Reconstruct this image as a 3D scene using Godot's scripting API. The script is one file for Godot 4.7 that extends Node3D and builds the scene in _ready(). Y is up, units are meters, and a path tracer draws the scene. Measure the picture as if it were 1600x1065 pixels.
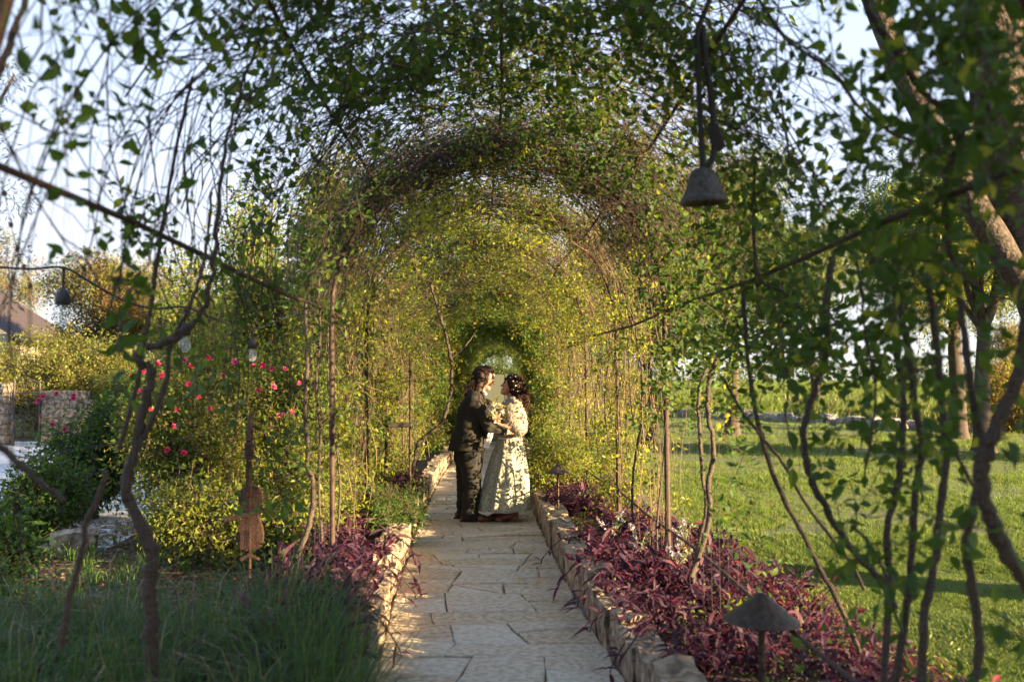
extends Node3D
# A couple under a long vine-covered steel arbor at golden hour. Metres, y up, the camera looks along -z.

var rng := RandomNumberGenerator.new()
var M := {}
var used := {}
const R := 1.2      # radius of the arbor's hoops
const H := 2.05     # height at which the hoops spring


# ---------- geometry collector: triangles are given clockwise as seen from outside ----------
class Geo:
	var v := PackedVector3Array()
	var n := PackedVector3Array()
	var uv := PackedVector2Array()
	var ix := PackedInt32Array()

	func tri(a: Vector3, b: Vector3, c: Vector3) -> void:
		var nn := (c - a).cross(b - a).normalized()
		var k := v.size()
		v.append(a); v.append(b); v.append(c)
		n.append(nn); n.append(nn); n.append(nn)
		ix.append(k); ix.append(k + 1); ix.append(k + 2)

	func quad(a: Vector3, b: Vector3, c: Vector3, d: Vector3) -> void:
		tri(a, b, c)
		tri(a, c, d)

	func tube(pts: Array, rads: Array, sides := 6) -> void:
		var base := v.size()
		var cnt := pts.size()
		var t0: Vector3 = (pts[1] - pts[0]).normalized()
		var u := t0.cross(Vector3.UP)
		if u.length() < 0.1:
			u = t0.cross(Vector3.RIGHT)
		u = u.normalized()
		for i in cnt:
			var t: Vector3 = (pts[mini(i + 1, cnt - 1)] - pts[maxi(i - 1, 0)]).normalized()
			u = (u - t * u.dot(t)).normalized()
			var w := t.cross(u)
			for k in sides:
				var a := TAU * k / sides
				var nn := u * cos(a) + w * sin(a)
				v.append(pts[i] + nn * rads[i])
				n.append(nn)
		for i in cnt - 1:
			for k in sides:
				var a := base + i * sides + k
				var b := base + i * sides + (k + 1) % sides
				ix.append_array([a, a + sides, b, b, a + sides, b + sides])
		if sides > 4:
			for e in [0, cnt - 1]:
				var c := v.size()
				v.append(pts[e])
				n.append(t0 * (-1.0 if e == 0 else 1.0))
				for k in sides:
					var a: int = base + e * sides + k
					var b: int = base + e * sides + (k + 1) % sides
					if e == 0:
						ix.append_array([c, a, b])
					else:
						ix.append_array([c, b, a])

	# profile of (radius, height) points from the bottom up, turned about the y axis
	func lathe(prof: Array, sides := 24, xf := Transform3D.IDENTITY) -> void:
		var base := v.size()
		for i in prof.size():
			var s: Vector2 = prof[mini(i + 1, prof.size() - 1)] - prof[maxi(i - 1, 0)]
			var nr := Vector2(s.y, -s.x).normalized()
			for k in sides:
				var a := TAU * k / sides
				v.append(xf * Vector3(cos(a) * prof[i].x, prof[i].y, sin(a) * prof[i].x))
				n.append((xf.basis * Vector3(cos(a) * nr.x, nr.y, sin(a) * nr.x)).normalized())
		for i in prof.size() - 1:
			for k in sides:
				var a := base + i * sides + k
				var b := base + i * sides + (k + 1) % sides
				ix.append_array([a, b, a + sides, b, b + sides, a + sides])

	func box(xf: Transform3D, s: Vector3, bev := 0.004) -> void:
		# a box with chamfered edges
		var h := s * 0.5
		for ax in 3:
			for sg in [-1.0, 1.0]:
				var N := Vector3.ZERO
				N[ax] = sg
				var U := Vector3.ZERO
				U[(ax + 1) % 3] = 1.0
				var W := N.cross(U)
				var hu: float = h[(ax + 1) % 3] - bev
				var hw: float = h[(ax + 2) % 3] - bev
				var c: Vector3 = N * h[ax]
				quad(xf * (c - U * hu - W * hw), xf * (c - U * hu + W * hw), xf * (c + U * hu + W * hw), xf * (c + U * hu - W * hw))
		for ax in 3:
			var b1 := (ax + 1) % 3
			var b2 := (ax + 2) % 3
			for s1 in [-1.0, 1.0]:
				for s2 in [-1.0, 1.0]:
					var A := Vector3.ZERO
					var B := Vector3.ZERO
					A[b1] = s1 * h[b1]; A[b2] = s2 * (h[b2] - bev)
					B[b1] = s1 * (h[b1] - bev); B[b2] = s2 * h[b2]
					var e := Vector3.ZERO
					e[ax] = h[ax] - bev
					if s1 * s2 > 0:
						quad(xf * (A - e), xf * (A + e), xf * (B + e), xf * (B - e))
					else:
						quad(xf * (A - e), xf * (B - e), xf * (B + e), xf * (A + e))
		for s0 in [-1.0, 1.0]:
			for s1 in [-1.0, 1.0]:
				for s2 in [-1.0, 1.0]:
					var a := Vector3(s0 * h.x, s1 * (h.y - bev), s2 * (h.z - bev))
					var b := Vector3(s0 * (h.x - bev), s1 * h.y, s2 * (h.z - bev))
					var c := Vector3(s0 * (h.x - bev), s1 * (h.y - bev), s2 * h.z)
					if s0 * s1 * s2 > 0:
						tri(xf * a, xf * c, xf * b)
					else:
						tri(xf * a, xf * b, xf * c)

	# a rough stone: a box of cells per side whose points are rounded off and pushed about by noise
	func rock(xf: Transform3D, s: Vector3, noise: FastNoiseLite, off: Vector3, k := 3, rough := 0.12, round := 0.25) -> void:
		var f := func(p: Vector3) -> Vector3:
			var q := p
			var m := pow(pow(absf(p.x), 6.0) + pow(absf(p.y), 6.0) + pow(absf(p.z), 6.0), 1.0 / 6.0)
			q = p.lerp(p / maxf(m, 0.01), round)
			var d := Vector3(noise.get_noise_3dv(p * 20.0 + off), noise.get_noise_3dv(p * 20.0 + off + Vector3(71, 0, 9)), noise.get_noise_3dv(p * 20.0 + off + Vector3(3, 55, 31)))
			return xf * ((q + d * rough * 2.0) * s * 0.5)
		for ax in 3:
			for sg in [-1.0, 1.0]:
				var N := Vector3.ZERO
				N[ax] = sg
				var U := Vector3.ZERO
				U[(ax + 1) % 3] = 1.0
				var W := N.cross(U)
				var base := v.size()
				for i in k + 1:
					for j in k + 1:
						var a := f.call(N + U * (2.0 * i / k - 1.0) + W * (2.0 * j / k - 1.0)) as Vector3
						v.append(a)
						n.append(Vector3.ZERO)
				for i in k:
					for j in k:
						var p := base + i * (k + 1) + j
						var tr := [p, p + 1, p + k + 2, p, p + k + 2, p + k + 1]
						ix.append_array(tr)
						for t in [0, 3]:
							var nn := (v[tr[t + 2]] - v[tr[t]]).cross(v[tr[t + 1]] - v[tr[t]])
							for q in 3:
								n[tr[t + q]] += nn
				for i in range(base, v.size()):
					n[i] = n[i].normalized()

	# a leaf of four faces, folded along its midrib and bent down towards the tip
	func leaf(p: Vector3, dir: Vector3, nrm: Vector3, L: float, W: float, curl := 0.5, fold := 0.15) -> void:
		var side := dir.cross(nrm).normalized()
		var mid := p + dir * L * 0.42 - nrm * curl * L * 0.08
		var tip := p + dir * L * 0.97 - nrm * curl * L * 0.42
		var l := mid + side * W * 0.5 + nrm * W * fold
		var r := mid - side * W * 0.5 + nrm * W * fold
		tri(p, l, mid)
		tri(p, mid, r)
		tri(l, tip, mid)
		tri(mid, tip, r)

	# a leaf with a curved outline, for leaves that show large
	func fine_leaf(p: Vector3, dir: Vector3, nrm: Vector3, L: float, W: float, curl := 0.5, fold := 0.12) -> void:
		var side := dir.cross(nrm).normalized()
		var ws := [0.06, 0.72, 1.0, 0.82, 0.42, 0.0]
		var m := []
		for i in 6:
			var t := i / 5.0
			m.append([p + dir * L * t * (1.0 - 0.1 * t * curl) - nrm * curl * L * 0.45 * t * t, W * 0.5 * ws[i]])
		for i in 5:
			var a: Vector3 = m[i][0]
			var b: Vector3 = m[i + 1][0]
			var al: Vector3 = a + side * m[i][1] + nrm * m[i][1] * fold * 2.0
			var ar: Vector3 = a - side * m[i][1] + nrm * m[i][1] * fold * 2.0
			var bl: Vector3 = b + side * m[i + 1][1] + nrm * m[i + 1][1] * fold * 2.0
			var br: Vector3 = b - side * m[i + 1][1] + nrm * m[i + 1][1] * fold * 2.0
			tri(a, al, bl)
			tri(a, bl, b)
			tri(a, b, br)
			tri(a, br, ar)


# ---------- joined rounded shapes on a grid, meshed as surface nets ----------
class Sdf:
	var lo: Vector3
	var cs: float
	var nx: int
	var ny: int
	var nz: int
	var f := PackedFloat32Array()

	func _init(a: Vector3, b: Vector3, cell: float) -> void:
		lo = a
		cs = cell
		nx = int((b.x - a.x) / cell) + 2
		ny = int((b.y - a.y) / cell) + 2
		nz = int((b.z - a.z) / cell) + 2
		f.resize(nx * ny * nz)
		f.fill(0.5)

	func cap(a: Vector3, b: Vector3, ra: float, rb: float, k := 0.03) -> void:
		var pad := maxf(ra, rb) + k + cs * 2.0
		var i0 := Vector3i(((a.min(b) - Vector3.ONE * pad - lo) / cs).floor()).clamp(Vector3i.ZERO, Vector3i(nx - 1, ny - 1, nz - 1))
		var i1 := Vector3i(((a.max(b) + Vector3.ONE * pad - lo) / cs).ceil()).clamp(Vector3i.ZERO, Vector3i(nx - 1, ny - 1, nz - 1))
		var ba := b - a
		var l2 := maxf(ba.length_squared(), 1e-8)
		for z in range(i0.z, i1.z + 1):
			for y in range(i0.y, i1.y + 1):
				var at := (z * ny + y) * nx
				for x in range(i0.x, i1.x + 1):
					var pa := lo + Vector3(x, y, z) * cs - a
					var h := clampf(pa.dot(ba) / l2, 0.0, 1.0)
					var d := (pa - ba * h).length() - ra - (rb - ra) * h
					var o := f[at + x]
					var g := maxf(k - absf(d - o), 0.0) / k
					f[at + x] = minf(d, o) - g * g * k * 0.25

	func ell(c: Vector3, r: Vector3, k := 0.03, turn := 0.0, sub := false) -> void:
		var bs := Basis(Vector3(0, 0, 1), -turn)
		var pad := maxf(r.x, maxf(r.y, r.z)) + k + cs * 2.0
		var i0 := Vector3i(((c - Vector3.ONE * pad - lo) / cs).floor()).clamp(Vector3i.ZERO, Vector3i(nx - 1, ny - 1, nz - 1))
		var i1 := Vector3i(((c + Vector3.ONE * pad - lo) / cs).ceil()).clamp(Vector3i.ZERO, Vector3i(nx - 1, ny - 1, nz - 1))
		var rm := minf(r.x, minf(r.y, r.z))
		for z in range(i0.z, i1.z + 1):
			for y in range(i0.y, i1.y + 1):
				var at := (z * ny + y) * nx
				for x in range(i0.x, i1.x + 1):
					var p := bs * (lo + Vector3(x, y, z) * cs - c)
					var q := (p / r).length()
					var d := (q - 1.0) * rm if q < 1.0 else (q - 1.0) * p.length() / q
					var o := f[at + x]
					if sub:
						f[at + x] = maxf(o, -d)
						continue
					var g := maxf(k - absf(d - o), 0.0) / k
					f[at + x] = minf(d, o) - g * g * k * 0.25

	func cut(side: Vector3, at: float) -> void:   # keeps what lies below the plane side.p = at
		for z in nz:
			for y in ny:
				for x in nx:
					var i := (z * ny + y) * nx + x
					f[i] = maxf(f[i], side.dot(lo + Vector3(x, y, z) * cs) - at)

	func into(g: Geo, wrinkle: FastNoiseLite = null, amp := 0.0) -> void:
		var idx := PackedInt32Array()
		idx.resize(f.size())
		idx.fill(-1)
		var sy := nx
		var sz := nx * ny
		var offs := [0, 1, sy, sy + 1, sz, sz + 1, sz + sy, sz + sy + 1]
		var edges := [[0, 1], [2, 3], [4, 5], [6, 7], [0, 2], [1, 3], [4, 6], [5, 7], [0, 4], [1, 5], [2, 6], [3, 7]]
		for z in nz - 1:
			for y in ny - 1:
				var row := (z * ny + y) * nx
				for x in nx - 1:
					var i := row + x
					var c0 := f[i]
					if c0 > cs * 2.5 or c0 < -cs * 2.5:
						continue
					var s := PackedFloat32Array()
					var inside := 0
					for o in offs:
						var q := f[i + o]
						s.append(q)
						if q < 0.0:
							inside += 1
					if inside == 0 or inside == 8:
						continue
					var sum := Vector3.ZERO
					var cnt := 0
					for e in edges:
						var a: float = s[e[0]]
						var b: float = s[e[1]]
						if (a < 0.0) != (b < 0.0):
							var t := a / (a - b)
							var pa := Vector3(e[0] & 1, (e[0] >> 1) & 1, e[0] >> 2)
							var pb := Vector3(e[1] & 1, (e[1] >> 1) & 1, e[1] >> 2)
							sum += pa.lerp(pb, t)
							cnt += 1
					var gx := s[1] + s[3] + s[5] + s[7] - s[0] - s[2] - s[4] - s[6]
					var gy := s[2] + s[3] + s[6] + s[7] - s[0] - s[1] - s[4] - s[5]
					var gz := s[4] + s[5] + s[6] + s[7] - s[0] - s[1] - s[2] - s[3]
					var nn := Vector3(gx, gy, gz).normalized()
					var p := lo + (Vector3(x, y, z) + sum / cnt) * cs
					if wrinkle:
						p += nn * wrinkle.get_noise_3dv(p) * amp
					idx[i] = g.v.size()
					g.v.append(p)
					g.n.append(nn)
		for z in range(1, nz - 1):
			for y in range(1, ny - 1):
				var row := (z * ny + y) * nx
				for x in range(1, nx - 1):
					var i := row + x
					var a := f[i]
					if absf(a) > cs * 2.5:
						continue
					for ax in 3:
						var st: int = [1, sy, sz][ax]
						var b := f[i + st]
						if (a < 0.0) == (b < 0.0):
							continue
						var u: int = [sy, sz, 1][ax]
						var w: int = [sz, 1, sy][ax]
						var q := [idx[i - u - w], idx[i - w], idx[i], idx[i - u]]
						if q.min() < 0:
							continue
						if a < 0.0:
							g.ix.append_array([q[0], q[2], q[1], q[0], q[3], q[2]])
						else:
							g.ix.append_array([q[0], q[1], q[2], q[0], q[2], q[3]])


# ---------- naming and committing ----------
func numbered(called: String, parent: Node = null) -> String:
	var key := called + (str(parent.get_instance_id()) if parent else "")
	used[key] = used.get(key, -1) + 1
	return called if used[key] == 0 else "%s_%03d" % [called, used[key]]

func tag(o: Node, label := "", category := "", group := "", kind := "") -> Node:
	if label: o.set_meta("label", label)
	if category: o.set_meta("category", category)
	if group: o.set_meta("group", group)
	if kind: o.set_meta("kind", kind)
	return o

func thing(called: String, label: String, category: String, at := Vector3.ZERO, group := "") -> Node3D:
	var o := Node3D.new()
	o.name = numbered(called)
	o.position = at
	add_child(o, true)
	tag(o, label, category, group)
	return o

func to_mesh(parts: Array) -> ArrayMesh:   # [[Geo, material], ...]
	var am := ArrayMesh.new()
	for p in parts:
		var g: Geo = p[0]
		if g.ix.is_empty():
			continue
		var a := []
		a.resize(Mesh.ARRAY_MAX)
		a[Mesh.ARRAY_VERTEX] = g.v
		a[Mesh.ARRAY_NORMAL] = g.n
		if g.uv.size() == g.v.size():
			a[Mesh.ARRAY_TEX_UV] = g.uv
		a[Mesh.ARRAY_INDEX] = g.ix
		am.add_surface_from_arrays(Mesh.PRIMITIVE_TRIANGLES, a)
		am.surface_set_material(am.get_surface_count() - 1, p[1])
	return am

func put(called: String, mesh: Mesh, parent: Node = self, at := Transform3D.IDENTITY) -> MeshInstance3D:
	var o := MeshInstance3D.new()
	o.name = numbered(called, null if parent == self else parent)
	o.mesh = mesh
	o.transform = at
	parent.add_child(o, true)
	return o

func obj(called: String, g: Geo, m: Material, parent: Node = self) -> MeshInstance3D:
	return put(called, to_mesh([[g, m]]), parent)

func scatter(called: String, mesh: Mesh, where: Array, parent: Node = self) -> MultiMeshInstance3D:
	var mm := MultiMesh.new()
	mm.transform_format = MultiMesh.TRANSFORM_3D
	mm.mesh = mesh
	mm.instance_count = where.size()
	for i in where.size():
		mm.set_instance_transform(i, where[i])
	var o := MultiMeshInstance3D.new()
	o.name = numbered(called, null if parent == self else parent)
	o.multimesh = mm
	parent.add_child(o, true)
	o.set_meta("kind", "stuff")
	return o

# several variants of one mesh under one name: the places are dealt out between them
func deal(called: String, meshes: Array, where: Array, parent: Node, label := "", category := "") -> void:
	for k in meshes.size():
		var part := []
		for i in range(k, where.size(), meshes.size()):
			part.append(where[i])
		if part.size():
			scatter(called, meshes[k], part, parent)


# ---------- small helpers ----------
func rf(a: float, b: float) -> float:
	return rng.randf_range(a, b)

func rv(s := 1.0) -> Vector3:
	return Vector3(rf(-s, s), rf(-s, s), rf(-s, s))

func rdir() -> Vector3:
	var p := rv()
	while p.length() > 1.0 or p.length() < 0.1:
		p = rv()
	return p.normalized()

func frame(dir: Vector3, up: Vector3, at: Vector3, s := 1.0) -> Transform3D:   # y along dir
	var y := dir.normalized()
	var x := y.cross(up)
	if x.length() < 0.05:
		x = y.cross(Vector3(0.3, 0.2, 1))
	x = x.normalized()
	return Transform3D(Basis(x * s, y * s, x.cross(y) * s), at)

func smooth(pts: Array, per := 5) -> Array:   # Catmull-Rom through the points
	var out := []
	for i in pts.size() - 1:
		var a: Vector3 = pts[maxi(i - 1, 0)]
		var b: Vector3 = pts[i]
		var c: Vector3 = pts[i + 1]
		var d: Vector3 = pts[mini(i + 2, pts.size() - 1)]
		for k in per:
			out.append(b.cubic_interpolate(c, a, d, float(k) / per))
	out.append(pts[-1])
	return out

func taper(cnt: int, r0: float, r1: float, knots := 0.0) -> Array:
	var out := []
	for i in cnt:
		out.append(lerpf(r0, r1, float(i) / (cnt - 1)) * (1.0 + rf(-knots, knots)))
	return out

func along(table: Array, d: float) -> float:
	for i in table.size() - 1:
		var a: Vector2 = table[i]
		var b: Vector2 = table[i + 1]
		if d <= b.x or i == table.size() - 2:
			return lerpf(a.y, b.y, (d - a.x) / (b.x - a.x))
	return 0.0

func cx(d: float) -> float:    # where the arbor's middle runs, d metres ahead of the camera
	return along([Vector2(0, 0.06), Vector2(7.15, -0.1), Vector2(9.5, -0.2), Vector2(12, -0.32), Vector2(16, -0.42), Vector2(22, -0.5), Vector2(60, -0.62)], d)

func pc(d: float) -> float:    # the middle of the path
	return along([Vector2(0, 0.1), Vector2(5, -0.05), Vector2(7.15, -0.2), Vector2(11, -0.37), Vector2(16, -0.5), Vector2(60, -0.62)], d)

# a point on the arbor: t runs up the left side, over the hoop and down the right side
func vault(d: float, t: float, out := 0.0) -> Vector3:
	if t < H:
		return Vector3(cx(d) - R - out, t, -d)
	if t < H + PI * R:
		var a := (t - H) / R
		return Vector3(cx(d) - (R + out) * cos(a), H + (R + out) * sin(a), -d)
	return Vector3(cx(d) + R + out, 2.0 * H + PI * R - t, -d)

func vault_out(t: float) -> Vector3:
	if t < H:
		return Vector3(-1, 0, 0)
	if t < H + PI * R:
		var a := (t - H) / R
		return Vector3(-cos(a), sin(a), 0)
	return Vector3(1, 0, 0)

func lin(r: float, g: float, b: float) -> Color:
	return Color(r, g, b).linear_to_srgb()

func mat(r: float, g: float, b: float, rough := 0.8, through := Vector3.ZERO, spec := 0.5) -> StandardMaterial3D:
	var m := StandardMaterial3D.new()
	m.albedo_color = lin(r, g, b)
	m.roughness = rough
	m.metallic_specular = spec
	m.cull_mode = BaseMaterial3D.CULL_DISABLED
	if through != Vector3.ZERO:
		m.backlight_enabled = true
		m.backlight = lin(through.x, through.y, through.z)
	return m

func noise(freq: float, sd: int, oct := 4, type := FastNoiseLite.TYPE_SIMPLEX_SMOOTH) -> FastNoiseLite:
	var f := FastNoiseLite.new()
	f.noise_type = type
	f.seed = sd
	f.frequency = freq
	f.fractal_octaves = oct
	return f

func ntex(freq: float, sd: int, cols: Array, oct := 5, size := 512) -> NoiseTexture2D:
	var t := NoiseTexture2D.new()
	t.width = size
	t.height = size
	t.seamless = true
	t.noise = noise(freq, sd, oct)
	if cols.size():
		var gr := Gradient.new()
		var offs := PackedFloat32Array()
		var cc := PackedColorArray()
		for i in cols.size():
			offs.append(lerpf(0.22, 0.78, float(i) / (cols.size() - 1)))
			cc.append(lin(cols[i].x, cols[i].y, cols[i].z))
		gr.offsets = offs
		gr.colors = cc
		t.color_ramp = gr
	return t

# a surface with a computed colour grain and relief, laid on in world or object axes
func grained(cols: Array, freq: float, sd: int, scale: float, rough: float, relief: float, relief_freq := 0.03, world := true) -> StandardMaterial3D:
	var m := StandardMaterial3D.new()
	m.albedo_texture = ntex(freq, sd, cols)
	m.heightmap_enabled = true
	m.heightmap_texture = ntex(relief_freq, sd + 7, [], 5)
	m.heightmap_scale = relief
	m.uv1_triplanar = true
	m.uv1_world_triplanar = world
	m.uv1_scale = Vector3.ONE * scale
	m.roughness = rough
	m.cull_mode = BaseMaterial3D.CULL_DISABLED
	return m


func _ready() -> void:
	rng.seed = 20
	lens_and_light()
	materials()
	more_materials()
	make_herbs()
	ground()
	paving()
	arbor()
	arbor_leaves()
	near_vines()
	beds()
	left_garden()
	right_garden()
	couple()
	furniture()


func lens_and_light() -> void:
	var cam := Camera3D.new()
	cam.name = "camera"
	cam.position = Vector3(0, 1.54, 0)
	cam.rotation_degrees.x = 2.41
	var at := CameraAttributesPhysical.new()
	at.frustum_focal_length = 35.0
	at.frustum_focus_distance = 11.0
	at.frustum_near = 0.1
	at.frustum_far = 2000.0
	at.exposure_aperture = 2.4
	cam.attributes = at
	add_child(cam)
	cam.current = true
	var sky := ProceduralSkyMaterial.new()
	sky.sky_top_color = Color(0.362, 0.414, 0.500)
	sky.sky_horizon_color = Color(0.482, 0.478, 0.470)
	sky.sky_curve = 0.16
	sky.sky_energy_multiplier = 1.0
	sky.ground_horizon_color = Color(0.36, 0.35, 0.31)
	sky.ground_bottom_color = Color(0.22, 0.21, 0.17)
	sky.sun_angle_max = 1.0
	var e := Environment.new()
	e.background_mode = Environment.BG_SKY
	e.sky = Sky.new()
	e.sky.sky_material = sky
	e.tonemap_mode = Environment.TONE_MAPPER_LINEAR
	e.tonemap_exposure = 7.0
	e.sdfgi_enabled = true
	e.ssao_enabled = true
	e.ssil_enabled = true
	var w := WorldEnvironment.new()
	w.name = "environment"
	w.environment = e
	add_child(w)
	var sun := DirectionalLight3D.new()
	sun.name = "sun"
	sun.light_color = Color(1.0, 0.87, 0.66)
	sun.light_energy = 1.6
	sun.light_angular_distance = 0.5
	sun.shadow_enabled = true
	add_child(sun)
	sun.look_at_from_position(Vector3(0.88, 0.178, 0.43) * 50.0, Vector3.ZERO)


func materials() -> void:
	# foliage: base colour, and how much light a leaf lets through
	M.leaf_a = mat(0.026, 0.056, 0.013, 0.62, Vector3(0.07, 0.13, 0.012), 0.3)
	M.leaf_b = mat(0.045, 0.085, 0.016, 0.62, Vector3(0.18, 0.25, 0.02), 0.3)
	M.leaf_c = mat(0.10, 0.12, 0.018, 0.62, Vector3(0.52, 0.52, 0.04), 0.3)
	M.leaf_shade = mat(0.030, 0.064, 0.013, 0.62, Vector3(0.08, 0.14, 0.012), 0.3)  # darker copy of leaf_b: shade on the near vines put into the colour
	M.leaf_gold = mat(0.12, 0.10, 0.025, 0.62, Vector3(0.28, 0.24, 0.04), 0.3)
	M.leaf_rust = mat(0.14, 0.055, 0.02, 0.62, Vector3(0.22, 0.10, 0.03), 0.3)
	M.leaf_dry = mat(0.12, 0.085, 0.05, 0.8, Vector3(0.08, 0.06, 0.03))
	M.olive = mat(0.07, 0.085, 0.025, 0.62, Vector3(0.16, 0.18, 0.03), 0.3)
	M.blade = mat(0.075, 0.11, 0.022, 0.62, Vector3(0.14, 0.22, 0.03), 0.3)
	M.blade_b = mat(0.105, 0.12, 0.026, 0.62, Vector3(0.18, 0.22, 0.03), 0.3)
	M.blade_dark = mat(0.028, 0.062, 0.022, 0.62, Vector3(0.08, 0.14, 0.03), 0.3)
	M.straw = mat(0.22, 0.18, 0.09, 0.7, Vector3(0.1, 0.08, 0.03))
	M.purple_a = mat(0.027, 0.012, 0.026, 0.62, Vector3(0.07, 0.014, 0.03), 0.3)
	M.purple_b = mat(0.042, 0.019, 0.036, 0.62, Vector3(0.14, 0.02, 0.04), 0.3)
	M.purple_c = mat(0.078, 0.036, 0.052, 0.62, Vector3(0.22, 0.05, 0.07), 0.3)
	M.silver = mat(0.20, 0.24, 0.14, 0.7, Vector3(0.16, 0.19, 0.06))
	M.twig = mat(0.075, 0.047, 0.030, 0.85)
	M.twig_dark = mat(0.028, 0.020, 0.015, 0.85)
	M.twig_pale = mat(0.17, 0.115, 0.072, 0.85)  # pale dry bark, also stands in for sun on lit twigs
	M.bark = grained([Vector3(0.025, 0.019, 0.015), Vector3(0.06, 0.043, 0.033), Vector3(0.10, 0.075, 0.058)], 0.02, 5, 2.5, 0.9, 1.2, 0.025, false)
	M.vine_bark = grained([Vector3(0.025, 0.018, 0.014), Vector3(0.055, 0.039, 0.029), Vector3(0.11, 0.08, 0.06)], 0.03, 11, 6.0, 0.85, 0.5, 0.03, false)
	M.rust = grained([Vector3(0.020, 0.012, 0.009), Vector3(0.045, 0.023, 0.016), Vector3(0.08, 0.040, 0.026)], 0.03, 21, 4.0, 0.75, 0.15, 0.06, false)
	M.rust_art = grained([Vector3(0.036, 0.019, 0.013), Vector3(0.075, 0.035, 0.022), Vector3(0.13, 0.06, 0.036)], 0.03, 25, 4.0, 0.8, 0.3, 0.06, false)
	M.steel_dark = mat(0.035, 0.028, 0.024, 0.6)
	M.slab = []
	var tones := [[Vector3(0.370, 0.305, 0.230), Vector3(0.482, 0.409, 0.319), Vector3(0.540, 0.482, 0.386)], [Vector3(0.325, 0.252, 0.168), Vector3(0.437, 0.353, 0.252), Vector3(0.515, 0.437, 0.336)], [Vector3(0.414, 0.356, 0.280), Vector3(0.504, 0.448, 0.364), Vector3(0.540, 0.515, 0.431)]]
	for i in 3:
		M.slab.append(grained(tones[i], 0.045, 31 + i * 5, 0.7, 0.92, 1.0, 0.07))
	M.mortar = grained([Vector3(0.10, 0.08, 0.058), Vector3(0.20, 0.162, 0.12), Vector3(0.30, 0.25, 0.19)], 0.03, 51, 1.5, 0.95, 0.8, 0.05)
	M.wall_stone = []
	for i in 3:
		var w: float = [1.0, 0.85, 1.1][i]
		M.wall_stone.append(grained([Vector3(0.11, 0.082, 0.056) * w, Vector3(0.26, 0.195, 0.135) * w, Vector3(0.38, 0.305, 0.225) * w], 0.014, 61 + i * 3, 1.0, 0.9, 3.5, 0.018))
	M.soil = grained([Vector3(0.035, 0.024, 0.016), Vector3(0.075, 0.05, 0.033), Vector3(0.13, 0.09, 0.06)], 0.05, 71, 1.2, 0.95, 3.0, 0.06)
	M.lawn = grained([Vector3(0.055, 0.075, 0.015), Vector3(0.085, 0.105, 0.022), Vector3(0.12, 0.12, 0.035)], 0.04, 81, 0.6, 0.9, 2.5, 0.12)
	M.concrete = grained([Vector3(0.40, 0.38, 0.37), Vector3(0.50, 0.48, 0.46), Vector3(0.56, 0.54, 0.52)], 0.02, 91, 0.4, 0.85, 0.2, 0.05)


const ORD := ["nearest", "second nearest", "third nearest", "fourth nearest", "fifth nearest", "sixth nearest", "seventh nearest", "eighth nearest", "ninth nearest", "tenth nearest", "eleventh nearest", "twelfth nearest"]

# ---------- shared foliage meshes ----------
# a shoot along +y with alternate leaves in two tones
func shoot(len: float, cnt: int, L: float, W: float, ma: Material, mb: Material, mt: Material, droop := 0.3, fine := false) -> ArrayMesh:
	var a := Geo.new()
	var b := Geo.new()
	var s := Geo.new()
	var bend := Vector3(rf(-1, 1), 0, rf(-1, 1)) * len * 0.25
	var pt := func(t: float) -> Vector3: return Vector3(bend.x * t * t, len * t, bend.z * t * t)
	s.tube([pt.call(0.0), pt.call(0.5), pt.call(1.0)], [0.0022, 0.0018, 0.001], 3)
	for i in cnt:
		var t := (i + 0.6) / cnt
		var an := i * 2.4 + rf(-0.5, 0.5)
		var out := Vector3(cos(an), rf(-0.2, 0.7), sin(an)).normalized()
		var nrm := (Vector3.UP * 0.7 + rdir() * 0.7 + out * -0.2).normalized()
		nrm = (nrm - out * nrm.dot(out)).normalized()
		var k := rf(0.65, 1.2)
		var gl: Geo = a if rng.randf() < 0.6 else b
		var at: Vector3 = pt.call(t)
		if fine:   # on a stalk of its own, with a curved outline
			s.tube([at, at + out * 0.012, at + out * 0.022 + Vector3(0, -0.002, 0)], [0.0012, 0.001, 0.0008], 3)
			gl.fine_leaf(at + out * 0.020, out, nrm, L * k, W * k, rf(0.1, 1.2), rf(0.04, 0.22))
		else:
			gl.leaf(at + out * 0.008, out, nrm, L * k, W * k, rf(0.1, 0.9) * droop * 2.0, rf(0.05, 0.25))
	return to_mesh([[a, ma], [b, mb], [s, mt]])

# a ball-like spray of leaves on a few twigs, for crowns and bushes
func spray(rad: float, cnt: int, L: float, W: float, ma: Material, mb: Material, mt: Material) -> ArrayMesh:
	var a := Geo.new()
	var b := Geo.new()
	var s := Geo.new()
	for q in 3:
		var e := (rdir() + Vector3.UP * 0.4).normalized() * rad
		s.tube([Vector3.ZERO, e * 0.5 + rv(rad * 0.1), e], [rad * 0.02, rad * 0.014, rad * 0.008], 3)
	for i in cnt:
		var p := rdir() * rad * pow(rng.randf(), 0.45)
		p.y *= 0.75
		var out := (p.normalized() + rdir() * 0.8 + Vector3(0, -0.15, 0)).normalized()
		var nrm := (Vector3.UP + rdir() * 0.8).normalized()
		nrm = (nrm - out * nrm.dot(out)).normalized()
		var k := rf(0.7, 1.25)
		(a if rng.randf() < 0.6 else b).leaf(p, out, nrm, L * k, W * k, rf(0.2, 0.9), rf(0.05, 0.25))
	return to_mesh([[a, ma], [b, mb], [s, mt]])

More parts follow.
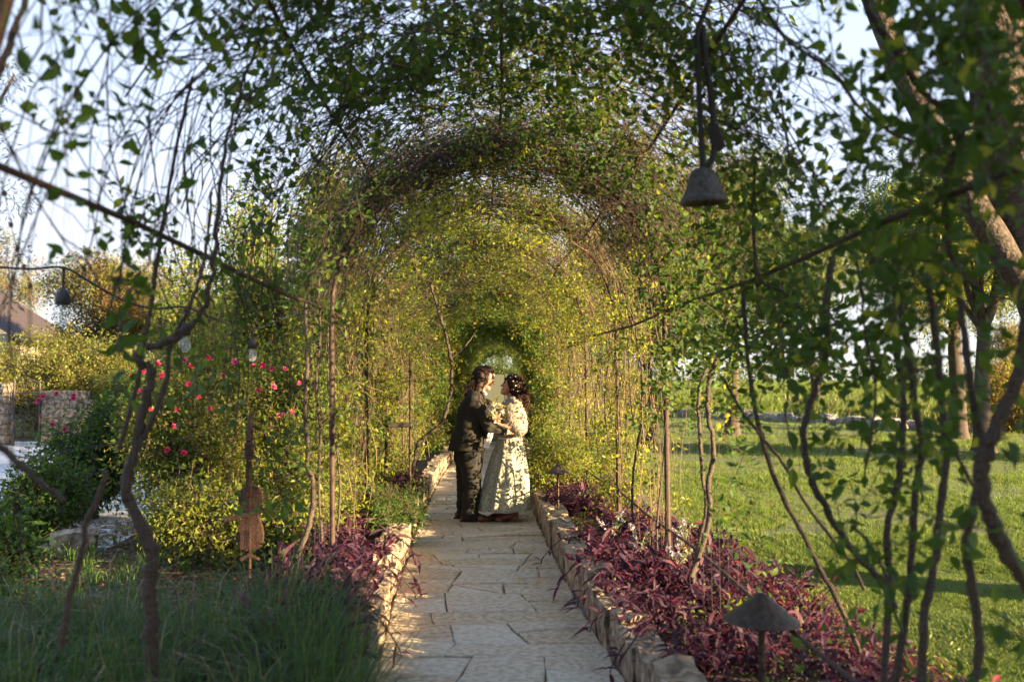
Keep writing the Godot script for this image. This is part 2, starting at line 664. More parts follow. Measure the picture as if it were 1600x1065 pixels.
# a bare wandering twig along +y with side twigs
func twig(len: float, r: float, forks: int, m: Material) -> ArrayMesh:
	var g := Geo.new()
	var p := []
	var wob := Vector2(rf(-0.12, 0.12), rf(-0.12, 0.12)) * len
	for i in 9:
		var t := i / 8.0
		p.append(Vector3(wob.x * sin(t * 3.1) + rf(-0.012, 0.012) * len, len * t, wob.y * sin(t * 3.1 + 0.4) + rf(-0.012, 0.012) * len))
	g.tube(p, taper(9, r, r * 0.45), 4)
	for k in forks:
		var i := rng.randi_range(1, 6)
		var d := (Vector3(0, 0.8, 0) + rdir() * 0.8).normalized() * len * rf(0.15, 0.4)
		g.tube([p[i], p[i] + d * 0.5 + rv(0.02 * len), p[i] + d + rv(0.05 * len)], [r * 0.6, r * 0.45, r * 0.25], 3)
	return to_mesh([[g, m]])


# ---------- the setting ----------
func sheet(pts: Array, y: float) -> Geo:   # a level sheet between two rows of points, left and right
	var g := Geo.new()
	for i in pts.size() - 1:
		var a: Vector3 = pts[i]     # x left, x right, d
		var b: Vector3 = pts[i + 1]
		g.quad(Vector3(a.x, y, -a.z), Vector3(b.x, y, -b.z), Vector3(b.y, y, -b.z), Vector3(a.y, y, -a.z))
	return g

func ground() -> void:
	var g := Geo.new()
	g.quad(Vector3(-600, 0, 60), Vector3(-600, 0, -900), Vector3(600, 0, -900), Vector3(600, 0, 60))
	tag(obj("lawn_ground", g, M.lawn), "", "", "", "structure")
	# bare mulch under the left shrubs, and the pale drive beyond
	var soil := []
	var drive := []
	for i in 30:
		var d := 1.0 + i * 1.2
		soil.append(Vector3(-8.0 - 0.1 * d + sin(d * 1.3) * 0.2, cx(d) - R + 0.15, d))
	g = sheet(soil, 0.004)
	tag(obj("mulch_ground", g, M.soil), "", "", "", "structure")
	g = Geo.new()
	g.quad(Vector3(-7.640, 0.001, -9.200) * Vector3(1, 0, 1) + Vector3(0, 0.012, 0), Vector3(-30, 0.012, -26.0), Vector3(-5.2, 0.012, -26.0), Vector3(-3.720, 0.006, -9.100) * Vector3(1, 0, 1) + Vector3(0, 0.012, 0))
	tag(obj("driveway", g, M.concrete), "", "", "", "structure")
	# the field rises a little behind the garden
	g = Geo.new()
	var fn := noise(0.02, 4, 3)
	var row := func(k: int) -> Array:
		var o := []
		for i in 61:
			var x := -400.0 + i * 13.3
			var t := k / 8.0
			o.append(Vector3(x, -0.3 + 1.9 * smoothstep(0.0, 1.0, t) + fn.get_noise_2d(x, k * 20.0) * 0.4, -52.0 - 200.0 * t * t))
		return o
	for k in 8:
		var p: Array = row.call(k)
		var q: Array = row.call(k + 1)
		for i in 60:
			g.quad(p[i], q[i], q[i + 1], p[i + 1])
	tag(obj("field", g, M.field), "", "", "", "structure")
	g = Geo.new()
	g.quad(Vector3(14, 1.72, -158), Vector3(14, 1.78, -166), Vector3(120, 1.82, -166), Vector3(120, 1.76, -158))
	tag(obj("far_road", g, M.concrete), "", "", "", "structure")


func flag_poly(a: PackedVector2Array) -> PackedVector2Array:   # roughens the outline and draws it in by half a joint
	var p := PackedVector2Array()
	for i in a.size():
		var s := a[i]
		var e := a[(i + 1) % a.size()]
		var k := maxi(1, int(s.distance_to(e) / 0.14))
		for j in k:
			p.append(s.lerp(e, float(j) / k) + Vector2(rf(-1, 1), rf(-1, 1)) * (0.012 if j else 0.004))
	var q := Geometry2D.offset_polygon(p, -rf(0.002, 0.009), Geometry2D.JOIN_MITER)
	return q[0] if q.size() else p

func flagstone(poly: PackedVector2Array, parent: Node) -> void:
	if absf(area(poly)) < 0.012:
		return
	poly = flag_poly(poly)
	if Geometry2D.is_polygon_clockwise(poly):
		poly.reverse()
	var inner := Geometry2D.offset_polygon(poly, -0.009, Geometry2D.JOIN_MITER)
	if inner.is_empty() or inner[0].size() < 3:
		return
	var top := inner[0]
	if Geometry2D.is_polygon_clockwise(top):
		top.reverse()
	var y := 0.030 + rf(-0.007, 0.007)
	var tilt := Vector2(rf(-0.012, 0.012), rf(-0.012, 0.012))
	var c := poly[0]
	var at := func(p: Vector2, h: float) -> Vector3: return Vector3(pc(p.y) + p.x, h + tilt.dot(p - c), -p.y)
	var g := Geo.new()
	var tr := Geometry2D.triangulate_polygon(top)
	for i in range(0, tr.size(), 3):
		var a: Vector3 = at.call(top[tr[i]], y)
		var b: Vector3 = at.call(top[tr[i + 1]], y)
		var d: Vector3 = at.call(top[tr[i + 2]], y)
		if (d - a).cross(b - a).y > 0.0:
			g.tri(a, b, d)
		else:
			g.tri(a, d, b)
	for i in poly.size():
		var p := poly[i]
		var q := poly[(i + 1) % poly.size()]
		# the chamfer: down to the outer edge from the nearest points of the inner outline
		var pi := near(top, p)
		var qi := near(top, q)
		g.quad(at.call(p, y - 0.007), at.call(pi, y), at.call(qi, y), at.call(q, y - 0.007))
		g.quad(at.call(p, 0.0), at.call(p, y - 0.007), at.call(q, y - 0.007), at.call(q, 0.0))
	put("flagstone", to_mesh([[g, M.slab[[0, 0, 1, 2][rng.randi() % 4]]]]), parent)

func near(poly: PackedVector2Array, p: Vector2) -> Vector2:
	var best := poly[0]
	for i in poly.size():
		var q := Geometry2D.get_closest_point_to_segment(p, poly[i], poly[(i + 1) % poly.size()])
		if q.distance_squared_to(p) < best.distance_squared_to(p):
			best = q
	return best

func area(p: PackedVector2Array) -> float:
	var s := 0.0
	for i in p.size():
		s += p[i].cross(p[(i + 1) % p.size()])
	return s * 0.5

func paving() -> void:
	var rows := []
	for i in 60:
		var d := 1.0 + i
		rows.append(Vector3(pc(d) - 0.68, pc(d) + 0.68, d))
	var path := obj("path", sheet(rows, 0.010), M.mortar)
	tag(path, "", "", "", "structure")
	var W := 0.64
	var d := 3.4
	var tilt := 0.0
	var k := 0
	while d < 25.0:
		var big := k % 2 == 0
		var h := rf(0.42, 0.62) if big else rf(0.22, 0.42)
		if d > 12.0: h *= 1.3
		var tilt2 := rf(-0.13, 0.13)
		var lo := func(s: float) -> float: return d + tilt * s / W
		var hi := func(s: float) -> float: return d + h + tilt2 * s / W
		var cuts := [[-W, -W]]
		if big:
			var c := rf(-0.36, -0.22)
			cuts.append([c, c + rf(-0.12, 0.12)])
			c = rf(0.2, 0.4)
			cuts.append([c, c + rf(-0.16, 0.16)])
		else:
			var c := rf(-0.4, -0.05)
			cuts.append([c, c + rf(-0.12, 0.12)])
			if rng.randf() < 0.6:
				c += rf(0.3, 0.45)
				cuts.append([c, c + rf(-0.12, 0.12)])
		cuts.append([W, W])
		for i in cuts.size() - 1:
			var a: Array = cuts[i]
			var b: Array = cuts[i + 1]
			var p0 := Vector2(a[0], lo.call(a[0]))
			var p1 := Vector2(b[0], lo.call(b[0]))
			var p2 := Vector2(b[1], hi.call(b[1]))
			var p3 := Vector2(a[1], hi.call(a[1]))
			var mid := big and i == 1
			var r := rng.randf()
			if mid and r < 0.55 or r < 0.12:
				flagstone(PackedVector2Array([p0, p1, p2, p3]), path)
			elif r < 0.5:      # a slanting crack across
				var e := p0.lerp(p3, rf(0.35, 0.65))
				var f := p1.lerp(p2, rf(0.25, 0.75))
				flagstone(PackedVector2Array([p0, p1, f, e]), path)
				flagstone(PackedVector2Array([e, f, p2, p3]), path)
			elif r < 0.8:      # three pieces round a meeting point
				var m := (p0 + p1 + p2 + p3) / 4.0 + Vector2(rf(-0.06, 0.06), rf(-0.05, 0.05))
				var e := p0.lerp(p3, rf(0.3, 0.7))
				var f := p1.lerp(p2, rf(0.3, 0.7))
				var t := p3.lerp(p2, rf(0.35, 0.65))
				flagstone(PackedVector2Array([p0, p1, f, m, e]), path)
				flagstone(PackedVector2Array([e, m, t, p3]), path)
				flagstone(PackedVector2Array([m, f, p2, t]), path)
			else:
				flagstone(PackedVector2Array([p0, p1, p3]), path)
				flagstone(PackedVector2Array([p1, p2, p3]), path)
		d += h
		tilt = tilt2
		k += 1
	# low walls of upright rough slabs along both edges
	var wn := noise(0.05, 9, 3)
	for side in [1.0, -1.0]:
		var w := thing("garden_wall", "low wall of upright rough limestone slabs along the " + ("right edge of the path, purple plants behind" if side > 0 else "left edge of the path, under trailing purple leaves"), "wall", Vector3.ZERO, "low walls along the path")
		var e := 3.6
		while e < 27.0:
			var len := rf(0.30, 0.66)
			var hh := rf(0.25, 0.31) if side > 0 else rf(0.22, 0.31)
			var th := rf(0.15, 0.21)
			var m := e + len * 0.5
			var x: float = pc(m) + side * (0.645 + th * 0.5 + rf(-0.01, 0.02))
			var dir := Vector3(pc(m + 0.5) - pc(m - 0.5), 0, -1).normalized()
			var bs := Basis(Vector3.UP.cross(dir), Vector3.UP, dir) * Basis.from_euler(Vector3(rf(-0.05, 0.05), rf(-0.06, 0.06), side * rf(-0.07, 0.0)))
			var g := Geo.new()
			var near_one := e < 12.0
			g.rock(Transform3D(bs, Vector3(x, hh * 0.5 - 0.02, -m)), Vector3(th, hh + 0.04, len + 0.015), wn, rv(300), 6 if near_one else 3, 0.11, 0.13)
			put("stone", to_mesh([[g, M.wall_stone[rng.randi() % 3]]]), w)
			e += len
	# fallen leaves on the paving
	var lf := Geo.new()
	lf.leaf(Vector3(0, 0, -0.03), Vector3(0, 0, 1), Vector3.UP, 0.065, 0.034, 0.25, 0.12)
	var lm := to_mesh([[lf, M.leaf_yellow]])
	for s in [[515, 205, "big yellow leaf lying on the flagstones in front of the man's shoes"], [980, 298, "curled yellow leaf near the right wall, level with the small lamp"], [690, 285, "yellow leaf in mid path in front of the couple"], [1055, 470, "upper of two yellow leaves close together by the right wall"], [585, 300, "yellow leaf between the mid path leaf and the left one"], [1060, 495, "lower of two yellow leaves close together by the right wall"], [430, 318, "yellow leaf towards the left wall, below the big one"], [940, 452, "small yellow leaf left of the two close together"]]:
		var py: float = 780.0 + s[1] / 3.74
		var px: float = 560.0 + s[0] / 3.74
		var dd := 1.5 * 1553.0 / (py - 598.0)
		var o := put("fallen_leaf", lm, self, Transform3D(Basis.from_euler(Vector3(rf(-0.2, 0.2), rf(0, 6), 0)).scaled(Vector3.ONE * rf(0.7, 1.3)), Vector3((px - 800.0) / 1553.0 * dd, 0.048, -dd)))
		tag(o, s[2], "leaf", "yellow leaves fallen on the path")


# ---------- the arbor ----------
func arbor() -> void:
	var a := thing("arbor", "long rusty steel arbor of hoops, posts and rods arching over the stone path", "arbor")
	var ds := [-7.4, -2.6, 2.2]  # hoops behind the camera are unseen; their vines darken the near end
	for i in 19:
		ds.append(7.15 + i * 2.38)
	for d in ds:
		for s in [0, 1]:
			var p := []
			for i in 9:
				var t := H * i / 8.0
				p.append(vault(d, t if s == 0 else 2.0 * H + PI * R - t) + Vector3(0.02 - 0.02 * i / 8.0, 0, 0))
			var g := Geo.new()
			g.tube(p, taper(9, 0.022, 0.020), 6)
			obj("post", g, M.rust, a)
		var h := []
		for i in 33:
			h.append(vault(d, H + PI * R * i / 32.0))
		var g2 := Geo.new()
		g2.tube(h, taper(33, 0.016, 0.016), 6)
		obj("hoop", g2, M.rust, a)
	for t in [0.5, H, H + PI * R * 0.25, H + PI * R * 0.5, H + PI * R * 0.75, H + PI * R, 2.0 * H + PI * R - 0.5]:
		if t < 1.0: continue
		var p := []
		var rr := []
		for i in 72:
			var d := -8.0 + i * 0.8
			p.append(vault(d, t + sin(d * 1.7 + t) * 0.012, 0.017 + sin(d * 2.1) * 0.006))
			rr.append(0.0105)
		var g := Geo.new()
		g.tube(p, rr, 6)
		obj("rod", g, M.rust, a)
	# the wire netting that the vines climb
	var w := Geo.new()
	for i in 25:
		var d := 2.4 + i * 0.2
		for s in [0, 1]:
			var p := []
			for k in 7:
				var y := 0.25 + 1.85 * k / 6.0
				p.append(vault(d + rf(-0.015, 0.015), y if s == 0 else 2.0 * H + PI * R - y, -0.02))
			w.tube(p, taper(7, 0.0010, 0.0010), 3)
	for t in [0.55, 0.95, 1.35, 1.75]:
		for s in [0, 1]:
			var p := []
			for i in 30:
				p.append(vault(2.2 + i * 0.42, (t if s == 0 else 2.0 * H + PI * R - t) + rf(-0.012, 0.012), -0.02))
			w.tube(p, taper(30, 0.0013, 0.0013), 3)
	for i in 22:
		var p := []
		for k in 18:
			p.append(vault(2.4 + i * 0.8, H + PI * R * k / 17.0, -0.01))
		w.tube(p, taper(18, 0.0014, 0.0014), 3)
	tag(obj("wire_netting", w, M.steel_dark, a), "", "", "", "stuff")


func leaf_density(d: float, t: float) -> float:
	var a := rad_to_deg((t - H) / R)
	var right := t > H + PI * R
	var y := 2.0 * H + PI * R - t if right else t
	if d < 2.0:
		return 95.0 if y > 0.8 else 40.0  # unseen stretch round the camera, kept dense to block sky light
	if d < 7.2:
		if t < H:
			if d < 3.8 and y < 1.7: return 0.0
			return 7.0 if y > 1.0 else 3.0
		if right:
			return 60.0 if y > 1.55 else (18.0 if y > 1.15 else 4.0)
		if a < 22.0: return 17.0
		if a < 45.0: return lerpf(30.0, 105.0, (a - 22.0) / 23.0)
		if a < 150.0: return 150.0 if d < 6.0 else 120.0
		return 100.0
	if d < 17.0:
		if t < H:
			return 48.0 if d < 10.0 else 85.0
		if right:
			if d < 9.4: return 30.0 if y > 1.7 else 6.0
			return 120.0 if d < 10.9 and y > 0.2 else (40.0 if y > 1.0 else 34.0)
		return 92.0
	if d > 24.0 and d < 33.0:
		return 130.0
	return 60.0

var clump := noise(0.9, 12, 2)

func fill(shoots: int, d0: float, d1: float, t0: float, t1: float, thick: float) -> Array:
	var out := []
	var n := 0
	while n < shoots:
		n += 1
		var d := rf(d0, d1)
		var t := rf(t0, t1)
		var o := vault_out(t)
		var lump := clampf(1.0 + 2.4 * clump.get_noise_3dv(vault(d, t)), 0.08, 2.4) if d > 2.0 else 1.0
		if rng.randf() * 150.0 > leaf_density(d, t) * lump:
			continue
		var p := vault(d, t, rf(-0.10, thick) + rf(0.0, 0.12))
		var dir := (rdir() + Vector3(0, -0.35, 0) + o * rf(-0.5, 0.5)).normalized()
		out.append(frame(dir, rdir(), p, rf(0.75, 1.25)))
	return out

func arbor_leaves() -> void:
	var L := 2.0 * H + PI * R
	var roof0 := H
	var roof1 := H + PI * R
	var kinds := []
	for i in 5:
		kinds.append(shoot(0.25, 10, 0.055, 0.030, [M.leaf_a, M.leaf_shade, M.leaf_a, M.leaf_b, M.leaf_shade][i], [M.leaf_shade, M.leaf_a, M.leaf_b, M.leaf_shade, M.leaf_c][i], M.twig, 0.3, true))
	var small := []
	for i in 4:
		small.append(shoot(0.27, 11, 0.058, 0.028, [M.leaf_b, M.leaf_c, M.leaf_b, M.leaf_c][i], [M.leaf_c, M.leaf_b, M.leaf_a, M.lime][i], M.twig))
	var wide := []
	for i in 3:
		wide.append(shoot(0.42, 14, 0.09, 0.045, [M.leaf_b, M.leaf_c, M.leaf_b][i], [M.leaf_c, M.leaf_gold, M.leaf_a][i], M.twig))
	var area_of := func(d0: float, d1: float, t0: float, t1: float) -> int: return int((d1 - d0) * (t1 - t0) * 150.0)
	var parts := [
		["vine_leaves", -8.0, 0.7, 0.2, L - 0.2, wide, "unseen vine leaves over the arbor behind the camera, darkening its near end", 0.14],
		["vine_leaves", 1.6, 7.2, roof0, roof1, kinds, "vine leaves roofing the near end of the arbor, green darkened as shade", 0.14],
		["vine_leaves", 2.3, 7.2, roof1, L, kinds, "vine leaves hanging on the right side of the near arbor", 0.16],
		["vine_leaves", 2.3, 7.2, 0.3, roof0, kinds, "sparse vine leaves on the open left side of the arbor", 0.1],
		["vine_leaves", 7.2, 17.0, roof0, roof1, small, "sunlit vine leaves roofing the middle of the arbor", 0.2],
		["vine_leaves", 7.2, 17.0, roof1, L - 0.2, small, "sunlit vine leaves on the right side behind the woman", 0.22],
		["vine_leaves", 7.2, 17.0, 0.25, roof0, small, "bright sunlit vine leaves on the left side behind the man", 0.22],
		["vine_leaves", 17.0, 50.0, 0.1, L - 0.1, wide, "vine leaves closing the far end of the arbor", 0.25],
	]
	for p in parts:
		var cnt: int = area_of.call(p[1], p[2], p[3], p[4])
		var where := fill(int(cnt * 1.15), p[1], p[2], p[3], p[4], p[7])
		var meshes: Array = p[5]
		# one object per mass: the variants are children of the first
		var root := thing(p[0], p[6], "vine leaves")
		root.set_meta("kind", "stuff")
		deal("leaf_mass", meshes, where, root)
	# bare brown twigs that run round the hoops
	var tw := []
	for i in 5:
		tw.append(twig(0.95, 0.0036, 4, [M.twig, M.twig_dark, M.twig, M.twig_pale, M.twig_pale][i]))
	var dark := []
	for i in 3:
		dark.append(twig(0.9, 0.0032, 5, [M.twig_dark, M.twig_dark, M.twig][i]))
	var mixed := [tw[0], dark[0], tw[2]]
	var big := []
	for i in 3:
		big.append(twig(1.3, 0.0065, 4, [M.twig, M.twig_pale, M.twig][i]))
	var lay := func(cnt: int, d0: float, d1: float, t0: float, t1: float, spread: float, lean: float) -> Array:
		var out := []
		for i in cnt:
			var d := rf(d0, d1)
			var t := rf(t0, t1)
			var tan := (vault(d, t + 0.05) - vault(d, t - 0.05)).normalized()
			var dir := (tan * (1.0 if rng.randf() < 0.5 else -1.0) + Vector3(0, 0, rf(-lean, lean)) + rdir() * 0.25).normalized()
			out.append(frame(dir, rdir(), vault(d, t, rf(-0.05, spread)) - dir * 0.4, rf(0.6, 1.3)))
		return out
	var root := thing("vine_twigs", "bare brown vine twigs curving round the hoops of the arbor", "vine twigs")
	root.set_meta("kind", "stuff")
	deal("twig_mass", dark, lay.call(620, 3.4, 7.2, roof0 + 0.7, roof1 - 0.3, 0.12, 1.7), root)
	deal("twig_mass", dark, lay.call(650, 7.0, 8.0, roof0 + 0.45, roof1 - 0.45, 0.16, 0.25), root)
	deal("twig_mass", tw, lay.call(1150, 8.0, 17.0, roof0 - 0.5, roof1 + 0.6, 0.2, 0.6), root)
	deal("twig_mass", tw, lay.call(260, 8.0, 17.0, 0.3, roof0, 0.2, 0.8), root)
	deal("twig_mass", tw, lay.call(170, 8.6, 17.0, roof1, L - 0.2, 0.2, 0.8), root)
	for k in 5:
		deal("twig_mass", mixed, lay.call(260, 9.3 + k * 2.38, 9.8 + k * 2.38, roof0 + 0.2, roof1 - 0.2, 0.14, 0.2), root)
	deal("twig_mass", big, lay.call(2000, 17.0, 50.0, 0.4, L - 0.4, 0.25, 0.6), root)
	# thin tendrils that hang and arch across the open left side
	var g := Geo.new()
	for i in 75:
		var d := rf(2.4, 7.0)
		var t0 := rf(H + 0.2, H + 1.6)
		var t1 := rf(0.4, H)
		var p := []
		var wob := rf(0.02, 0.16)
		var dd := rf(-0.8, 0.8)
		var ph := rf(0, 6)
		for k in 14:
			var f := k / 13.0
			p.append(vault(d + dd * f, lerpf(t0, t1, f), rf(-0.012, 0.012) + wob * sin(f * 5.0 + ph) + 0.03))
		g.tube(p, taper(14, 0.0014 + 0.0045 * pow(rng.randf(), 3.0), 0.0009, 0.25), 3)
	for i in 60:
		var d := rf(2.3, 6.5)
		var p := []
		var ph := rf(0, 6)
		for k in 12:
			var f := k / 11.0
			p.append(vault(d + f * rf(0.8, 1.0) * 1.5 * (1 if i % 2 else -1), H + rf(-0.02, 0.02) + 0.9 * f + 0.3 * sin(f * 4.0 + ph), 0.05 + 0.05 * sin(f * 7.0 + ph)))
		g.tube(p, taper(12, rf(0.002, 0.004), 0.0012, 0.2), 3)
	tag(obj("vine_tendrils", g, M.twig_dark), "thin bare tendrils crossing the open left side against the sky", "vine tendrils", "", "stuff")
	g = Geo.new()
	for i in 46:
		var d := rf(6.9, 10.5)
		var p := []
		var ph := rf(0, 6)
		var y0 := rf(1.1, 2.2)
		var x := rf(-0.06, 0.12)
		for k in 10:
			var f := k / 9.0
			p.append(vault(d + 0.05 * sin(f * 6.0 + ph), 2.0 * H + PI * R - lerpf(y0, rf(0.25, 0.3), f), x + 0.035 * sin(f * 5.0 + ph * 2.0)))
		g.tube(p, taper(10, rf(0.0014, 0.003), 0.001, 0.2), 3)
	tag(obj("hanging_tendrils", g, M.twig_pale), "pale dry tendrils hanging down beside the right steel post", "vine tendrils", "", "stuff")


# ---------- vine stems that can be told apart ----------
func vine(label: String, pts: Array, r0: float, r1: float, leaves := 0, size := 0.064, m: Material = null, group := "") -> Node3D:
	var o := thing("climbing_vine", label, "vine", pts[0], group)
	var sp := smooth(pts, 7)
	for i in sp.size():
		sp[i] = sp[i] - pts[0] + rv(r0 * 0.3)
	var g := Geo.new()
	g.tube(sp, taper(sp.size(), r0, r1, 0.14), 8)
	obj("stem", g, m if m else M.vine_bark, o)
	for i in leaves:
		var k := rng.randi_range(int(sp.size() * 0.12), sp.size() - 1)
		var out := (rdir() + Vector3(0, -0.5, 0)).normalized()
		var up := (Vector3.UP + rdir() * 0.7).normalized()
		put("leaf", big_leaf[rng.randi() % big_leaf.size()], o, frame(out, up, sp[k] + out * rf(0.01, 0.10), size * rf(0.7, 1.3)))
	return o

var big_leaf := []

func near_vines() -> void:
	for m in [M.leaf_a, M.leaf_shade, M.leaf_a, M.leaf_b, M.leaf_shade]:
		var g := Geo.new()
		g.fine_leaf(Vector3(0, 0.12, 0), Vector3.UP, Vector3(0, 0, 1), 1.0, 0.52, rf(0.2, 0.8), rf(0.08, 0.2))
		g.tube([Vector3.ZERO, Vector3(0.01, 0.1, 0), Vector3(0, 0.2, 0.01)], [0.02, 0.016, 0.012], 3)
		big_leaf.append(to_mesh([[g, m]]))
	# left
	vine("thick dark vine stem zigzagging up in front of the rose bush", [Vector3(-1.282, 0.281, -3.600), Vector3(-1.292, 0.597, -3.600), Vector3(-1.300, 0.847, -3.600), Vector3(-1.297, 0.938, -3.600), Vector3(-1.371, 1.098, -3.600), Vector3(-1.397, 1.155, -3.600), Vector3(-1.358, 1.304, -3.600), Vector3(-1.328, 1.443, -3.600), Vector3(-1.307, 1.570, -3.600), Vector3(-1.358, 1.628, -3.600), Vector3(-1.331, 1.667, -3.600), Vector3(-1.239, 1.693, -3.600), Vector3(-1.138, 1.779, -3.600), Vector3(-1.093, 1.907, -3.600), Vector3(-1.077, 2.117, -3.600), Vector3(-1.052, 2.376, -3.600), Vector3(-0.985, 2.636, -3.600), Vector3(-0.894, 2.898, -3.600)], 0.028, 0.004, 8)
	vine("thin dark vine fork rising from the zigzag stem", [Vector3(-1.358, 1.300, -3.600), Vector3(-1.306, 1.396, -3.600), Vector3(-1.255, 1.535, -3.600), Vector3(-1.243, 1.662, -3.600), Vector3(-1.216, 1.732, -3.600), Vector3(-1.162, 1.837, -3.600), Vector3(-1.180, 2.026, -3.800), Vector3(-1.219, 2.312, -4.000)], 0.011, 0.006, 3)
	vine("slender vine crossing behind the zigzag stem", [Vector3(-1.578, 1.278, -4.000), Vector3(-1.532, 1.432, -4.000), Vector3(-1.465, 1.792, -4.000), Vector3(-1.433, 2.051, -4.000), Vector3(-1.405, 2.234, -4.000), Vector3(-1.364, 2.495, -4.000), Vector3(-1.303, 2.785, -4.000)], 0.010, 0.006, 3)
	vine("pale crooked vine stem leaning in the left grass", [Vector3(-1.178, 1.285, -2.900), Vector3(-1.207, 1.193, -2.900), Vector3(-1.235, 1.138, -2.900), Vector3(-1.241, 1.073, -2.900), Vector3(-1.259, 1.000, -2.900), Vector3(-1.286, 0.890, -2.900), Vector3(-1.299, 0.780, -2.900)], 0.008, 0.010, 0)
	vine("pale blurred branch reaching in from the left edge", [Vector3(-1.332, 1.408, -2.500), Vector3(-1.283, 1.376, -2.500), Vector3(-1.218, 1.320, -2.500), Vector3(-1.169, 1.281, -2.500), Vector3(-1.120, 1.246, -2.500)], 0.011, 0.006, 0)
	vine("grey double-looking vine bowing outward beside the left post", [Vector3(-1.401, 2.093, -6.700), Vector3(-1.381, 1.703, -6.700), Vector3(-1.395, 1.359, -6.700), Vector3(-1.371, 1.101, -6.700), Vector3(-1.374, 0.973, -6.700), Vector3(-1.335, 0.866, -6.700), Vector3(-1.342, 0.674, -6.700), Vector3(-1.404, 0.462, -6.700), Vector3(-1.505, 0.292, -6.700), Vector3(-1.602, 0.165, -6.700)], 0.012, 0.020, 4)
	vine("slim vine straight up against the left post", [Vector3(-1.298, 0.080, -6.900), Vector3(-1.309, 0.429, -6.900), Vector3(-1.335, 0.824, -6.900), Vector3(-1.329, 1.177, -6.900), Vector3(-1.358, 1.531, -6.900), Vector3(-1.334, 1.886, -6.900), Vector3(-1.346, 2.243, -6.900), Vector3(-1.273, 2.602, -6.900)], 0.010, 0.008, 4)
	vine("dark branch rising across the upper left corner", [Vector3(-1.389, 2.315, -2.600), Vector3(-1.356, 2.375, -2.600), Vector3(-1.327, 2.452, -2.600), Vector3(-1.292, 2.564, -2.600)], 0.012, 0.008, 0)
	# inside, left and right
	vine("curved inner vine bending over left of the man", [Vector3(-1.141, 0.440, -10.600), Vector3(-1.053, 0.609, -10.600), Vector3(-0.986, 0.914, -10.600), Vector3(-0.762, 1.104, -10.600), Vector3(-0.668, 1.376, -10.600), Vector3(-0.641, 1.662, -10.600), Vector3(-0.683, 1.935, -10.600), Vector3(-0.752, 2.209, -10.600), Vector3(-0.821, 2.414, -10.600), Vector3(-0.877, 2.620, -10.600)], 0.020, 0.016, 4)
	vine("thin inner vine arching from the curved stem to the roof", [Vector3(-0.655, 1.798, -10.600), Vector3(-0.533, 1.901, -10.600), Vector3(-0.444, 2.003, -10.600), Vector3(-0.376, 2.106, -10.600)], 0.010, 0.006, 2)
	# right
	vine("dark wavy vine stem right of the steel post, left of a pair", [Vector3(1.087, 0.346, -6.000), Vector3(1.091, 0.422, -6.000), Vector3(1.139, 0.650, -6.000), Vector3(1.167, 0.803, -6.000), Vector3(1.146, 0.994, -6.000), Vector3(1.132, 1.224, -6.000), Vector3(1.126, 1.455, -6.000), Vector3(1.158, 1.590, -6.000), Vector3(1.205, 1.686, -6.000)], 0.013, 0.011, 3)
	vine("dark wavy vine stem right of the steel post, right of a pair", [Vector3(1.054, 0.404, -5.900), Vector3(1.123, 0.590, -5.900), Vector3(1.170, 0.778, -5.900), Vector3(1.164, 0.965, -5.900), Vector3(1.196, 1.154, -5.900), Vector3(1.160, 1.380, -5.900), Vector3(1.177, 1.570, -5.900), Vector3(1.239, 1.760, -5.900), Vector3(1.279, 1.950, -5.900), Vector3(1.318, 2.065, -5.900), Vector3(1.336, 2.294, -5.900)], 0.017, 0.012, 4)
	vine("straight brown vine leaning right over the purple bed", [Vector3(1.070, 2.009, -4.600), Vector3(1.085, 1.741, -4.600), Vector3(1.112, 1.504, -4.600), Vector3(1.152, 1.298, -4.600), Vector3(1.226, 1.063, -4.600), Vector3(1.358, 0.800, -4.600), Vector3(1.495, 0.538, -4.600), Vector3(1.595, 0.306, -4.600)], 0.010, 0.013, 5)
	vine("thin brown vine slanting down to the right across the lawn", [Vector3(0.955, 1.563, -4.500), Vector3(1.027, 1.433, -4.500), Vector3(1.104, 1.326, -4.500), Vector3(1.218, 1.182, -4.500), Vector3(1.330, 0.987, -4.500), Vector3(1.523, 0.730, -4.500), Vector3(1.578, 0.616, -4.500)], 0.006, 0.008, 4)
	vine("smooth grey vine curving in a long S before the lawn", [Vector3(1.229, 2.026, -3.800), Vector3(1.207, 1.829, -3.800), Vector3(1.197, 1.645, -3.800), Vector3(1.138, 1.462, -3.800), Vector3(1.112, 1.328, -3.800), Vector3(1.139, 1.182, -3.800), Vector3(1.215, 1.025, -3.800), Vector3(1.310, 0.885, -3.800), Vector3(1.406, 0.784, -3.800), Vector3(1.453, 0.688, -3.800)], 0.014, 0.013, 6)
	vine("short blurred vine with yellowing leaves above the grey cap lamp", [Vector3(1.312, 1.798, -3.400), Vector3(1.322, 1.623, -3.400), Vector3(1.337, 1.448, -3.400), Vector3(1.325, 1.263, -3.400), Vector3(1.306, 1.166, -3.400), Vector3(1.274, 1.036, -3.400), Vector3(1.280, 0.885, -3.400), Vector3(1.268, 0.671, -3.400), Vector3(1.252, 0.479, -3.400)], 0.012, 0.013, 7)
	vine("dark vine hung with broad leaves right of the S vine", [Vector3(1.240, 1.866, -3.200), Vector3(1.282, 1.618, -3.200), Vector3(1.297, 1.453, -3.200), Vector3(1.316, 1.331, -3.200), Vector3(1.293, 1.188, -3.200), Vector3(1.280, 1.025, -3.200), Vector3(1.256, 0.802, -3.200), Vector3(1.211, 0.541, -3.200)], 0.011, 0.013, 14, 0.068)
